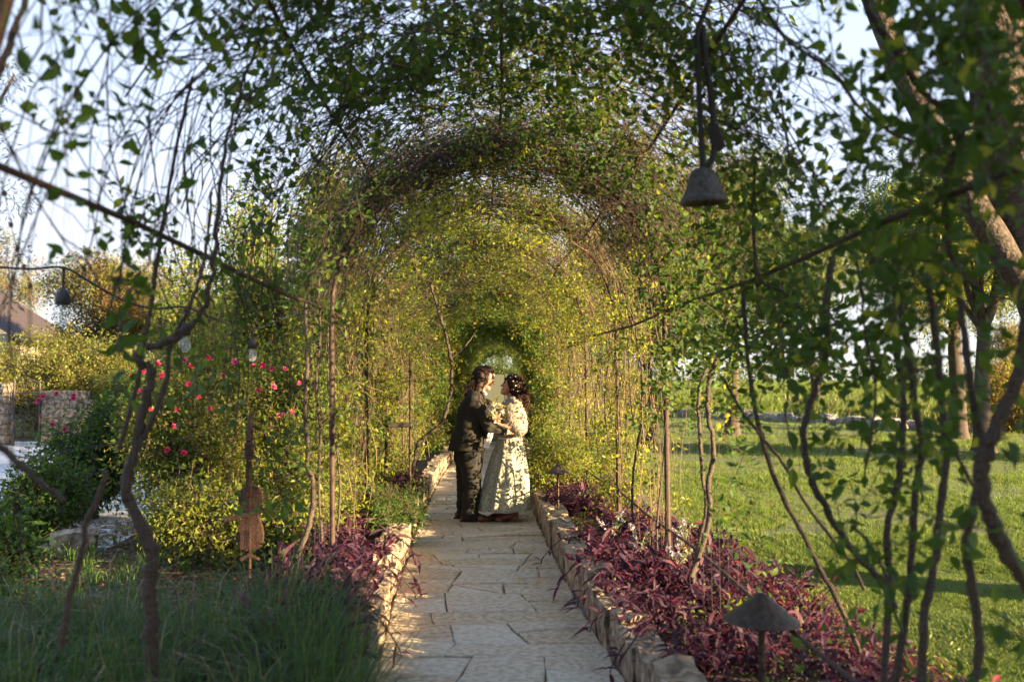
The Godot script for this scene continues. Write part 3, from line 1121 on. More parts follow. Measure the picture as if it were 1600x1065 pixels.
	vine("dark vine standing before the far tree trunk", [Vector3(1.302, 1.876, -3.100), Vector3(1.323, 1.695, -3.100), Vector3(1.337, 1.496, -3.100), Vector3(1.350, 1.337, -3.100), Vector3(1.331, 1.159, -3.100), Vector3(1.309, 1.002, -3.100), Vector3(1.276, 0.825, -3.100), Vector3(1.260, 0.572, -3.100)], 0.012, 0.014, 10, 0.066)
	vine("thickest grey brown vine bowing at the right edge", [Vector3(1.387, 1.872, -2.600), Vector3(1.351, 1.670, -2.600), Vector3(1.325, 1.570, -2.600), Vector3(1.286, 1.470, -2.600), Vector3(1.245, 1.386, -2.600), Vector3(1.226, 1.303, -2.600), Vector3(1.241, 1.204, -2.600), Vector3(1.282, 1.105, -2.600), Vector3(1.351, 1.006, -2.600)], 0.019, 0.022, 8, 0.066)
	vine("twisting dark vine left of the thickest one", [Vector3(1.220, 1.763, -2.700), Vector3(1.238, 1.606, -2.700), Vector3(1.253, 1.467, -2.700), Vector3(1.275, 1.381, -2.700), Vector3(1.259, 1.260, -2.700), Vector3(1.229, 1.140, -2.700), Vector3(1.234, 1.020, -2.700), Vector3(1.256, 0.850, -2.700), Vector3(1.234, 0.697, -2.700)], 0.010, 0.013, 10, 0.066)
	vine("thin side vine linking two stems over the lawn", [Vector3(1.241, 1.443, -2.900), Vector3(1.284, 1.350, -2.900), Vector3(1.341, 1.239, -2.900), Vector3(1.382, 1.165, -2.900)], 0.006, 0.005, 2)
	vine("leafy thin vine hanging in big leaf clusters over the lawn", [Vector3(1.132, 2.005, -3.300), Vector3(1.162, 1.876, -3.300), Vector3(1.174, 1.706, -3.300), Vector3(1.206, 1.535, -3.300), Vector3(1.190, 1.366, -3.300), Vector3(1.163, 1.229, -3.300)], 0.005, 0.004, 26, 0.066)
	vine("leafy hanging vine with drooping bright leaf fans", [Vector3(1.112, 1.886, -4.200), Vector3(1.142, 1.696, -4.200), Vector3(1.167, 1.534, -4.200), Vector3(1.155, 1.399, -4.200), Vector3(1.186, 1.265, -4.200)], 0.004, 0.003, 12, 0.076)
	vine("leafy vine trailing at knee height over the lawn", [Vector3(1.085, 1.086, -3.200), Vector3(1.145, 1.025, -3.200), Vector3(1.194, 0.924, -3.200), Vector3(1.223, 0.802, -3.200), Vector3(1.262, 0.702, -3.200)], 0.005, 0.004, 16, 0.066)
	vine("long bent branch sweeping over to the leaning trunk", [Vector3(1.079, 2.752, -3.000), Vector3(1.102, 2.662, -3.000), Vector3(1.174, 2.553, -3.000), Vector3(1.251, 2.434, -3.000), Vector3(1.312, 2.385, -3.000), Vector3(1.444, 2.351, -3.000), Vector3(1.601, 2.394, -3.000)], 0.011, 0.010, 12, 0.066)
	vine("dark slanting branch before the leaning trunk", [Vector3(1.186, 2.711, -2.900), Vector3(1.254, 2.596, -2.900), Vector3(1.324, 2.500, -2.900), Vector3(1.379, 2.404, -2.900), Vector3(1.437, 2.290, -2.900), Vector3(1.534, 2.138, -2.900)], 0.010, 0.009, 8, 0.066)
	vine("vine looping down beside the leaning trunk", [Vector3(1.332, 2.393, -2.800), Vector3(1.255, 2.172, -2.800), Vector3(1.231, 2.080, -2.800), Vector3(1.234, 1.953, -2.800), Vector3(1.260, 1.862, -2.800), Vector3(1.347, 1.780, -2.800)], 0.011, 0.008, 10, 0.066)
	vine("thin branch crossing the right canopy to the purlin", [Vector3(0.845, 2.891, -3.400), Vector3(0.954, 2.733, -3.400), Vector3(1.108, 2.620, -3.400), Vector3(1.206, 2.486, -3.400), Vector3(1.326, 2.397, -3.400), Vector3(1.480, 2.352, -3.400)], 0.007, 0.006, 14, 0.066)
	vine("stem dropping from the right roof past the bell", [Vector3(1.086, 2.533, -4.400), Vector3(1.078, 2.303, -4.400), Vector3(1.081, 2.103, -4.400), Vector3(1.109, 1.988, -4.400), Vector3(1.222, 1.931, -4.400), Vector3(1.362, 1.761, -4.400), Vector3(1.388, 1.647, -4.400)], 0.009, 0.006, 10, 0.07)
	# stems on the sides further in, alike
	for i in 24:
		var side := i % 2
		var d := 7.6 + (i / 2) * 0.8 + rf(-0.2, 0.2)
		var p := []
		var ph := rf(0, 6)
		for k in 9:
			var y := 0.2 + k * rf(0.26, 0.30)
			var t := y if side == 0 else 2.0 * H + PI * R - y
			p.append(vault(d + 0.16 * sin(y * 2.2 + ph) + y * rf(-0.03, 0.03), t, 0.03 + 0.06 * sin(y * 3.1 + ph)))
		vine(ORD[i / 2] + " thin brown vine climbing the arbor's " + ("left" if side == 0 else "right") + " side past the first posts", p, rf(0.006, 0.015), 0.005, 0, 0.06, null, "vines on the " + ("left" if side == 0 else "right") + " arbor side")


# ---------- planting ----------
func bed_mound(d0: float, d1: float, in_off: float, width: float, side: float, h: float) -> Geo:
	var g := Geo.new()
	var n := int((d1 - d0) / 0.4)
	var bn := noise(0.9, 3, 2)
	var prof := [0.0, 0.25, 0.5, 0.75, 1.0]
	var grid := []
	for i in n + 1:
		var d := d0 + (d1 - d0) * i / n
		var row := []
		for f in prof:
			var x: float = pc(d) + side * (in_off + f * width)
			row.append(Vector3(x, h * (1.0 - pow(f, 3.0)) + bn.get_noise_2d(x, d) * 0.03 - (0.02 if f == 1.0 else 0.0), -d))
		grid.append(row)
	for i in n:
		for k in 4:
			if side > 0:
				g.quad(grid[i][k], grid[i + 1][k], grid[i + 1][k + 1], grid[i][k + 1])
			else:
				g.quad(grid[i][k], grid[i][k + 1], grid[i + 1][k + 1], grid[i + 1][k])
	return g

func purple_shoot(m: Array, cnt := 7) -> ArrayMesh:
	var gs := [Geo.new(), Geo.new()]
	var s := Geo.new()
	var len := rf(0.16, 0.26)
	s.tube([Vector3.ZERO, Vector3(0.01, len * 0.5, 0), Vector3(0.03, len, 0.01)], [0.004, 0.0035, 0.003], 4)
	for i in cnt:
		var t := (i + 0.5) / cnt
		var an := i * 2.6 + rf(-0.4, 0.4)
		var out := Vector3(cos(an), rf(0.35, 1.1), sin(an)).normalized()
		var nrm := (Vector3.UP - out * out.y).normalized()
		gs[i % 2].fine_leaf(Vector3(0, len * t, 0), out, nrm, rf(0.08, 0.13), rf(0.026, 0.037), rf(0.3, 1.0), 0.22)
	return to_mesh([[gs[0], m[0]], [gs[1], m[1]], [s, M.purple_a]])

func beds() -> void:
	tag(obj("right_bed_soil", bed_mound(3.2, 30.0, 0.76, 1.7, 1.0, 0.16), M.soil), "", "", "", "structure")
	tag(obj("left_bed_soil", bed_mound(3.2, 30.0, 0.76, 1.0, -1.0, 0.17), M.soil), "", "", "", "structure")
	var pm := []
	for i in 6:
		pm.append(purple_shoot([[M.purple_a, M.purple_b], [M.purple_b, M.purple_c], [M.purple_a, M.purple_a], [M.purple_b, M.purple_a], [M.purple_c, M.purple_b], [M.purple_a, M.purple_b]][i]))
	var where := []
	for i in 2700:
		var d := lerpf(3.4, 15.0, pow(rng.randf(), 1.25))
		var w := 1.4 if d < 9.0 else 1.0
		var f := rng.randf()
		var x := pc(d) + 0.74 + f * w
		if d < 4.6 and absf(x - 1.06) < 0.34 or d > 8.3 and d < 10.3 and x < 0.85: continue
		if clump.get_noise_3d(x * 2.5, 40.0, d * 2.5) < -0.28: continue
		where.append(frame((Vector3.UP + rdir() * 0.75).normalized(), rdir(), Vector3(x, 0.15 * (1.0 - pow(f, 3.0)) + rf(-0.02, 0.05), -d), rf(0.6, 1.0) if d < 6.5 else rf(0.75, 1.25)))
	var r := thing("purple_plants", "mass of purple-leaved ground cover behind the right low wall", "plants")
	r.set_meta("kind", "stuff")
	deal("purple_leaf_mass", pm, where, r)
	where = []
	for i in 170:
		var d := lerpf(4.0, 13.0, pow(rng.randf(), 1.2))
		where.append(frame(Vector3.UP + rdir() * 0.3, rdir(), Vector3(pc(d) + 0.8 + rf(0.0, 1.4), 0.2, -d), rf(0.5, 1.0)))
	r = thing("green_weeds", "small green weeds growing up through the right purple bed", "weeds")
	r.set_meta("kind", "stuff")
	deal("weed_mass", [herb[1], herb[2]], where, r)
	where = []
	for i in 800:
		var d := lerpf(4.2, 13.0, pow(rng.randf(), 1.2))
		var f := rng.randf()
		if d > 7.6 and f < 0.5 and d < 10.0: continue
		where.append(frame((Vector3.UP + rdir() * 0.8).normalized(), rdir(), Vector3(pc(d) - 0.78 - f * 0.5, 0.18 + rf(-0.02, 0.06), -d), rf(0.8, 1.3)))
	r = thing("purple_plants", "loose purple-leaved plants spilling behind the left low wall", "plants")
	r.set_meta("kind", "stuff")
	deal("purple_leaf_mass", pm, where, r)
	# trailing shoots over the walls, each a thing with its leaves
	var seen := [0, 0]
	for s in [[5.6, -1.0], [6.1, -1.0], [6.6, -1.0], [7.3, -1.0], [7.9, -1.0], [8.6, -1.0], [5.0, 1.0], [5.2, 1.0], [5.5, 1.0], [6.0, 1.0], [6.5, 1.0], [7.0, 1.0], [8.0, 1.0]]:
		var q_i := 0 if s[1] < 0 else 1
		seen[q_i] += 1
		var d: float = s[0]
		var sd: float = s[1]
		var o := thing("trailing_purple_plant", ORD[seen[q_i] - 1] + " purple shoot trailing over the " + ("right" if sd > 0 else "left") + " low wall", "plant", Vector3(pc(d) + sd * 0.82, 0.26, -d), "purple shoots over the " + ("right" if sd > 0 else "left") + " wall")
		var tip := Vector3(-sd * rf(0.2, 0.34), rf(-0.12, 0.02), rf(-0.1, 0.25))
		var p := smooth([Vector3.ZERO, tip * 0.45 + Vector3(0, 0.10, 0), tip, tip + Vector3(-sd * 0.03, -0.06, 0.03)], 4)
		var g := Geo.new()
		g.tube(p, taper(p.size(), 0.005, 0.003), 5)
		obj("stem", g, M.purple_b, o)
		for k in 7:
			var q: Vector3 = p[2 + int(k * (p.size() - 3) / 6.0)]
			var lg := Geo.new()
			var out := (rdir() + Vector3(-sd * 0.8, -0.1, 0.2)).normalized()
			lg.fine_leaf(q, out, (Vector3.UP + rdir() * 0.4).normalized(), rf(0.09, 0.13), 0.028, rf(0.3, 1.0), 0.22)
			obj("leaf", lg, [M.purple_a, M.purple_b, M.purple_c][rng.randi() % 3], o)
	# silvery flowering sprigs among the purple
	for s in [[Vector3(0.78, 0.3, -7.9), "pale lilac flower spike leaning at the wall's corner"], [Vector3(0.92, 0.28, -7.3), "silvery green sprig arching over the right wall"], [Vector3(1.28, 0.3, -7.5), "pale plume of tiny leaves beside the steel post"], [Vector3(1.12, 0.3, -6.7), "silvery white feathery plant below the steel post"]]:
		var o := thing("silver_sprig", s[1], "plant", s[0])
		for k in 5:
			var dir := (Vector3(rf(-0.6, 0.5), 1.0, rf(-0.2, 0.7))).normalized()
			var len := rf(0.22, 0.4)
			var g := Geo.new()
			var lg := Geo.new()
			var p := []
			for i in 7:
				var t := i / 6.0
				p.append(dir * len * t + Vector3(0, -0.12 * t * t, 0))
			g.tube(p, taper(7, 0.003, 0.0015), 4)
			for i in 46:
				var t := pow(rng.randf(), 0.7)
				var q: Vector3 = p[int(t * 6)]
				lg.leaf(q + rv(0.012), (rdir() + dir * 0.6).normalized(), rdir(), rf(0.018, 0.034), 0.009, 0.3)
			var st := obj("stem", g, M.straw, o)
			tag(obj("leaf_cluster", lg, M.silver if k % 3 else M.lilac, st), "", "", "", "stuff")
	# low green herbs: left by the wall, right behind the small lamp
	bush("herb_bush", "low feathery green herb behind the left wall", Vector3(-1.12, 0.15, -9.1), Vector3(0.36, 0.22, 0.85), 150, [herb[0], herb[1]], 4)
	bush("herb_bush", "bright lime green bush standing right of the couple", Vector3(0.52, 0.25, -12.0), Vector3(0.42, 0.38, 1.0), 240, [herb[2], herb[3]], 4)


var herb := []
func make_herbs() -> void:
	herb.append(spray(0.15, 40, 0.035, 0.010, M.leaf_a, M.leaf_b, M.twig))
	herb.append(spray(0.15, 40, 0.04, 0.010, M.leaf_b, M.leaf_a, M.twig))
	herb.append(spray(0.17, 34, 0.045, 0.016, M.leaf_c, M.lime, M.twig))
	herb.append(spray(0.17, 34, 0.045, 0.016, M.lime, M.leaf_b, M.twig))

# a bush: bare branches from the ground and a crown of leafy sprays in uneven lobes
func bush(called: String, label: String, at: Vector3, size: Vector3, cnt: int, kinds: Array, stems := 7, category := "bush", hollow := 0.35, stem_m: Material = null) -> Node3D:
	var o := thing(called, label, category, at)
	var lobes := []
	for i in 9:
		var q := rdir() * pow(rng.randf(), 0.5)
		lobes.append(Vector3(q.x * 0.65, 0.5 + q.y * 0.48 * (1.0 if i % 2 else 1.15), q.z * 0.65))
	for i in stems:
		var e: Vector3 = lobes[i % lobes.size()] * size * Vector3(1, 2, 1) * 0.9
		var g := Geo.new()
		var p := smooth([Vector3(rf(-0.1, 0.1), -0.05, rf(-0.1, 0.1)), e * Vector3(0.3, 0.45, 0.3) + rv(0.08 * size.x), e * Vector3(0.75, 0.8, 0.75) + rv(0.1 * size.x), e], 4)
		g.tube(p, taper(p.size(), 0.012 * (0.6 + size.y), 0.004, 0.1), 5)
		for k in 3:
			var q: Vector3 = p[rng.randi_range(4, p.size() - 2)]
			var dv := (rdir() + Vector3.UP * 0.4).normalized() * size.x * rf(0.25, 0.5)
			g.tube([q, q + dv * 0.5 + rv(0.03), q + dv], [0.006, 0.004, 0.002], 4)
		obj("branch", g, stem_m if stem_m else M.twig_pale, o)
	var where := []
	for i in cnt:
		var l: Vector3 = lobes[rng.randi() % lobes.size()]
		var q := rdir() * pow(rng.randf(), hollow) * rf(0.30, 0.46)
		var p := (l + q * Vector3(1, 0.8, 1)) * size * Vector3(1, 2, 1)
		if p.y < 0.02 * size.y: p.y = rf(0.05, 0.5) * size.y
		p += rv(0.06)
		where.append(frame((Vector3.UP * 0.6 + rdir()).normalized(), rdir(), p, rf(0.7, 1.3)))
	var f := Node3D.new()
	f.name = "foliage"
	o.add_child(f, true)
	deal("leaf_mass", kinds, where, f)
	return o

# a tree: tapered trunk, limbs towards the lobes of the crown, sprays spread through each lobe
func tree(label: String, at: Vector3, trunk: Array, r0: float, crown: Vector3, size: Vector3, cnt: int, kinds: Array, lobes_n := 14, grp := "", bark: Material = null) -> Node3D:
	var o := thing("tree", label, "tree", at, grp)
	var bm: Material = bark if bark else M.bark
	var tp := smooth(trunk, 5)
	var g := Geo.new()
	var rr := []
	for i in tp.size():
		var t := float(i) / (tp.size() - 1)
		rr.append(r0 * (1.0 - 0.5 * t) * (1.0 + 0.35 * exp(-t * 14.0)) * (1.0 + rf(-0.03, 0.03)))
	g.tube(tp, rr, 14)
	obj("trunk", g, bm, o)
	var lobes := []
	for i in lobes_n:
		var q := rdir() * pow(rng.randf(), 0.4) * 0.72
		lobes.append(crown + q * size)
	var top: Vector3 = tp[-1]
	for i in mini(lobes_n, 9):
		var e: Vector3 = lobes[i]
		var b: Vector3 = tp[int(tp.size() * rf(0.62, 0.98))]
		var p := smooth([b, b.lerp(e, 0.4) + rv(0.12 * size.x) + Vector3(0, 0.05 * size.y, 0), e.lerp(b, 0.15) + rv(0.1 * size.x), e], 4)
		var lg := Geo.new()
		lg.tube(p, taper(p.size(), r0 * 0.36, r0 * 0.07, 0.06), 7)
		for k in 4:
			var q: Vector3 = p[rng.randi_range(5, p.size() - 1)]
			var dv := (rdir() + Vector3.UP * 0.2).normalized() * size.x * rf(0.2, 0.42)
			lg.tube([q, q + dv * 0.5 + rv(0.05 * size.x), q + dv], [r0 * 0.11, r0 * 0.07, r0 * 0.03], 5)
		obj("limb", lg, bm, o)
	var where := []
	for i in cnt:
		var l: Vector3 = lobes[rng.randi() % lobes_n]
		var q := rdir() * pow(rng.randf(), 0.4) * rf(0.28, 0.48)
		var p := l + q * size * Vector3(1, 0.75, 1)
		where.append(frame((Vector3.UP * 0.3 + rdir()).normalized(), rdir(), p, rf(0.7, 1.3)))
	var f := Node3D.new()
	f.name = "crown"
	o.add_child(f, true)
	deal("leaf_mass", kinds, where, f)
	return o

func tuft(cnt: int, h: float, w: float, spread: float, bend: float, m: Material, m2: Material = null) -> ArrayMesh:
	var g := Geo.new()
	var g2 := Geo.new()
	for i in cnt:
		var an := rf(0, TAU)
		var out := Vector3(cos(an), 0, sin(an))
		var b := out * spread * sqrt(rng.randf()) + Vector3(rf(-spread, spread), 0, rf(-spread, spread)) * 0.4
		var side := Vector3(-out.z, 0, out.x) * w * 0.5
		var hh := h * rf(0.55, 1.15)
		var k := rf(0.3, 1.2) * bend
		var p1 := b + Vector3.UP * hh * 0.4 + out * hh * k * 0.12
		var p2 := b + Vector3.UP * hh * (0.8 - 0.12 * k) + out * hh * k * 0.42
		var p3 := b + Vector3.UP * hh * (1.0 - 0.35 * k) + out * hh * k * 0.85
		var gg := g2 if m2 and rng.randf() < 0.3 else g
		gg.quad(b - side, p1 - side * 0.9, p1 + side * 0.9, b + side)
		gg.quad(p1 - side * 0.9, p2 - side * 0.6, p2 + side * 0.6, p1 + side * 0.9)
		gg.tri(p2 - side * 0.6, p3, p2 + side * 0.6)
	return to_mesh([[g, m], [g2, m2]] if m2 else [[g, m]])


func left_garden() -> void:
	# the big clumps of fine grass in the left foreground
	var gr := []
	for i in 4:
		gr.append(tuft(70, 0.72, 0.006, 0.10, 0.9, M.blade_dark, [M.blade, M.blade_dark, M.blade, M.straw][i]))
	var where := []
	for c in [[-1.15, 3.5], [-0.85, 4.0], [-1.55, 3.9], [-1.9, 3.6], [-2.3, 4.2], [-1.3, 4.4], [-1.75, 4.7], [-2.7, 4.8], [-0.95, 4.6], [-2.2, 5.0], [-2.5, 3.6], [-1.2, 5.2], [-3.1, 4.4], [-3.4, 5.2], [-0.72, 3.6]]:
		for k in 9:
			where.append(Transform3D(Basis.from_euler(Vector3(rf(-0.2, 0.2), rf(0, 6), rf(-0.2, 0.2))).scaled(Vector3.ONE * rf(0.75, 1.1)), Vector3(c[0] + rf(-0.16, 0.16), 0.0, -c[1] + rf(-0.16, 0.16))))
	var r := thing("fountain_grass", "dark green fine-bladed grass clumps filling the near left corner", "grass")
	r.set_meta("kind", "stuff")
	deal("blade_mass", gr, where, r)
	# leaf litter and low weeds on the mulch
	var lf := []
	for m in [M.leaf_dry, M.leaf_rust, M.leaf_dry, M.leaf_gold]:
		var g := Geo.new()
		for i in 9:
			g.leaf(Vector3(rf(-0.12, 0.12), rf(0.0, 0.02), rf(-0.12, 0.12)), Vector3(rf(-1, 1), rf(-0.1, 0.3), rf(-1, 1)).normalized(), (Vector3.UP + rdir() * 0.4).normalized(), rf(0.04, 0.07), 0.03, 0.6)
		lf.append(to_mesh([[g, m]]))
	where = []
	for i in 1500:
		var d := rf(5.0, 11.0)
		where.append(Transform3D(Basis(Vector3.UP, rf(0, 6)), Vector3(rf(-5.2, -1.5), 0.012, -d)))
	r = thing("leaf_litter", "dry brown leaf litter on the mulch below the roses", "leaf litter")
	r.set_meta("kind", "stuff")
	deal("leaf_mass", lf, where, r)
	var weeds := [tuft(16, 0.2, 0.012, 0.06, 0.8, M.leaf_a, M.leaf_b), spray(0.13, 20, 0.05, 0.03, M.leaf_a, M.leaf_b, M.twig)]
	where = []
	for i in 320:
		var d := rf(4.5, 9.5)
		where.append(Transform3D(Basis(Vector3.UP, rf(0, 6)).scaled(Vector3.ONE * rf(0.6, 1.2)), Vector3(rf(-4.8, -1.5), 0.03, -d)))
	r = thing("low_weeds", "low green weeds scattered over the left mulch", "weeds")
	r.set_meta("kind", "stuff")
	deal("weed_mass", weeds, where, r)
	# the rose bushes with their pink blooms
	var rose_k := [spray(0.2, 34, 0.045, 0.026, M.olive, M.leaf_c, M.twig), spray(0.2, 34, 0.045, 0.026, M.leaf_b, M.olive, M.twig), spray(0.2, 30, 0.045, 0.024, M.leaf_gold, M.leaf_c, M.twig_pale), spray(0.2, 30, 0.04, 0.022, M.leaf_b, M.leaf_c, M.twig_pale)]
	var dark_k := [spray(0.22, 34, 0.05, 0.03, M.leaf_a, M.leaf_b, M.twig), spray(0.2, 30, 0.05, 0.026, M.leaf_a, M.leaf_a, M.twig_dark)]
	var b := bush("rose_bush", "big sunlit rose bush with magenta blooms left of the arbor", Vector3(-3.0, 0, -9.4), Vector3(0.95, 0.88, 0.7), 620, rose_k, 11)
	blooms(b, [Vector3(-3.369, 1.596, -8.800), Vector3(-3.171, 1.613, -8.800), Vector3(-3.086, 1.607, -8.800), Vector3(-2.918, 0.936, -8.800), Vector3(-3.031, 0.947, -8.800), Vector3(-3.212, 1.302, -8.800), Vector3(-2.952, 1.291, -8.800), Vector3(-3.108, 1.568, -8.800), Vector3(-3.262, 1.641, -8.800), Vector3(-2.832, 1.686, -8.800), Vector3(-2.692, 1.737, -8.800), Vector3(-2.453, 1.726, -8.800), Vector3(-3.310, 1.460, -8.800), Vector3(-2.876, 1.528, -8.800), Vector3(-2.772, 1.426, -8.800), Vector3(-3.006, 1.144, -8.800), Vector3(-2.658, 1.302, -8.800), Vector3(-2.890, 1.754, -8.800), Vector3(-2.548, 1.585, -8.800), Vector3(-3.145, 1.720, -8.800), Vector3(-3.267, 1.217, -8.800)], 0.034)
	b = bush("rose_bush", "rose bush with few red blooms close to the arbor post", Vector3(-2.1, 0, -9.6), Vector3(0.55, 0.85, 0.6), 420, rose_k, 9)
	blooms(b, [Vector3(-2.329, 1.672, -9.000), Vector3(-2.248, 1.701, -9.000), Vector3(-2.190, 1.643, -9.000), Vector3(-2.133, 1.250, -9.000), Vector3(-2.081, 1.250, -9.000), Vector3(-1.911, 1.539, -9.000), Vector3(-2.051, 1.667, -9.000), Vector3(-2.286, 1.470, -9.000), Vector3(-1.995, 1.297, -9.000), Vector3(-2.153, 1.493, -9.000)], 0.03)
	b = bush("rose_bush", "dark rose bush with pale pink blooms beside the drive", Vector3(-4.75, 0, -11.2), Vector3(0.7, 0.55, 0.6), 480, dark_k, 9)
	blooms(b, [Vector3(-4.988, 1.376, -10.600), Vector3(-4.888, 1.117, -10.600), Vector3(-4.668, 1.389, -10.600), Vector3(-5.043, 1.369, -10.600), Vector3(-4.647, 1.376, -10.600), Vector3(-5.075, 1.308, -10.600), Vector3(-4.840, 1.444, -10.600), Vector3(-4.764, 1.063, -10.600)], 0.036)
	bush("garden_bush", "low dark shrub at the drive's near edge", Vector3(-3.9, 0, -7.2), Vector3(0.75, 0.30, 0.5), 220, dark_k, 6)
	bush("garden_bush", "small leafy shrub in front of the dark rose bush", Vector3(-4.6, 0, -9.7), Vector3(0.55, 0.36, 0.4), 240, [rose_k[1], dark_k[0]], 7)
	bush("garden_bush", "bright yellow green shrub in front of the roses", Vector3(-2.45, 0, -8.5), Vector3(0.8, 0.36, 0.4), 300, [herb[2], rose_k[3], rose_k[0]], 8)
	bush("garden_bush", "small bright shrub at the foot of the left post", Vector3(-1.6, 0, -8.3), Vector3(0.3, 0.55, 0.5), 200, [rose_k[3], herb[2]], 6)
	# taller growth beyond
	var tall_k := [spray(0.3, 40, 0.07, 0.036, M.leaf_b, M.leaf_c, M.twig_pale), spray(0.3, 40, 0.07, 0.034, M.leaf_c, M.leaf_gold, M.twig_pale), spray(0.3, 36, 0.07, 0.034, M.leaf_b, M.leaf_a, M.twig)]
	bush("tall_shrub", "tall leafy shrub rising against the left side of the arbor", Vector3(-2.9, 0, -12.8), Vector3(0.95, 1.95, 0.9), 760, tall_k, 9)
	bush("tall_shrub", "tall loose shrub left of the leafy one", Vector3(-4.4, 0, -15.5), Vector3(1.2, 1.7, 1.1), 620, tall_k, 9)
	bush("tall_shrub", "slender shrub pressed to the outside of the arbor", Vector3(-2.1, 0, -11.0), Vector3(0.45, 1.7, 0.7), 420, tall_k, 6)
	var hedge_k := [spray(0.32, 44, 0.07, 0.03, M.lime, M.leaf_c, M.twig), spray(0.32, 44, 0.07, 0.03, M.leaf_gold, M.lime, M.twig)]
	bush("hedge", "broad yellow green hedge behind the roses", Vector3(-13.0, 0, -28.0), Vector3(4.6, 1.35, 1.2), 1900, hedge_k, 9, "hedge")
	bush("hedge", "round dark green hedge behind the iron gate", Vector3(-9.4, 0, -26.2), Vector3(2.6, 0.95, 0.9), 600, dark_k, 7, "hedge")
	var lt_k := [spray(0.4, 40, 0.10, 0.05, M.olive, M.leaf_gold, M.twig), spray(0.4, 40, 0.10, 0.05, M.leaf_rust, M.leaf_gold, M.twig), spray(0.4, 36, 0.10, 0.05, M.leaf_c, M.olive, M.twig), spray(0.4, 36, 0.09, 0.045, M.leaf_gold, M.olive, M.twig)]
	tree("small tree turning orange behind the yellow green hedge", Vector3(-13.6, 0, -34.0), [Vector3.ZERO, Vector3(0.1, 1.4, 0), Vector3(0, 2.8, 0.1)], 0.16, Vector3(0, 4.0, 0), Vector3(3.3, 2.4, 2.4), 900, lt_k, 18, "", M.vine_bark)
	var lt2 := [lt_k[2], tall_k[0], lt_k[0]]
	tree("green tree standing between the orange tree and the arbor", Vector3(-9.6, 0, -32.0), [Vector3.ZERO, Vector3(0.1, 1.2, 0), Vector3(0, 2.4, 0.1)], 0.15, Vector3(0, 3.1, 0), Vector3(2.3, 2.0, 2.0), 800, lt2, 15)
	tree("pale tree at the far left above the metal roof", Vector3(-26.0, 0, -48.0), [Vector3.ZERO, Vector3(0.1, 2.0, 0), Vector3(0, 4.0, 0.1)], 0.2, Vector3(0.2, 6.2, 0), Vector3(3.4, 3.4, 2.9), 520, lt_k, 12)
	tree("hazy grey green tree behind the gate wall", Vector3(-17.8, 0, -30.5), [Vector3.ZERO, Vector3(0.0, 1.0, 0), Vector3(0.1, 2.0, 0)], 0.14, Vector3(0, 2.3, 0), Vector3(2.0, 1.6, 1.6), 500, [tall_k[2], lt_k[2]], 12)
	# a feathery sprig of a tree just outside the frame
	var sp := thing("cedar_branch", "blue green feathery branch at the left edge against the sky", "branch", Vector3(-2.786, 2.407, -5.000))
	var fe := spray(0.09, 60, 0.03, 0.005, M.cedar, M.cedar, M.twig_pale)
	var stem := Geo.new()
	stem.tube(smooth([Vector3(-0.9, -0.9, 0), Vector3(-0.3, -0.2, 0), Vector3(0.1, 0.3, 0.1), Vector3(0.25, 0.7, 0)], 5), taper(16, 0.02, 0.006), 6)
	obj("stem", stem, M.twig_pale, sp)
	where = []
	for i in 60:
		where.append(frame(rdir(), rdir(), Vector3(rf(-0.35, 0.32), rf(-0.45, 0.75), rf(-0.25, 0.25)), rf(0.7, 1.4)))
	scatter("needle_mass", fe, where, sp)


func blooms(b: Node3D, pts: Array, size: float) -> void:
	for p in pts:
		var g := Geo.new()
		var st := rf(0, 6)
		for ring in 3:
			for i in 6:
				var an := st + TAU * i / 6.0 + ring * 0.5
				var out := Vector3(cos(an), 0.25 + ring * 0.5, sin(an)).normalized()
				g.leaf(Vector3.ZERO, out, (Vector3.UP - out * out.y).normalized(), size * (1.0 - ring * 0.2), size * 0.8, -0.4, 0.1)
		var o := put("bloom", to_mesh([[g, M.pink_a if rng.randf() < 0.7 else M.pink_b]]), b)
		o.transform = frame((Vector3(0.4, 0.5, 0.8) + rdir() * 0.5).normalized(), rdir(), p - b.position + rv(0.02), rf(0.8, 1.3))


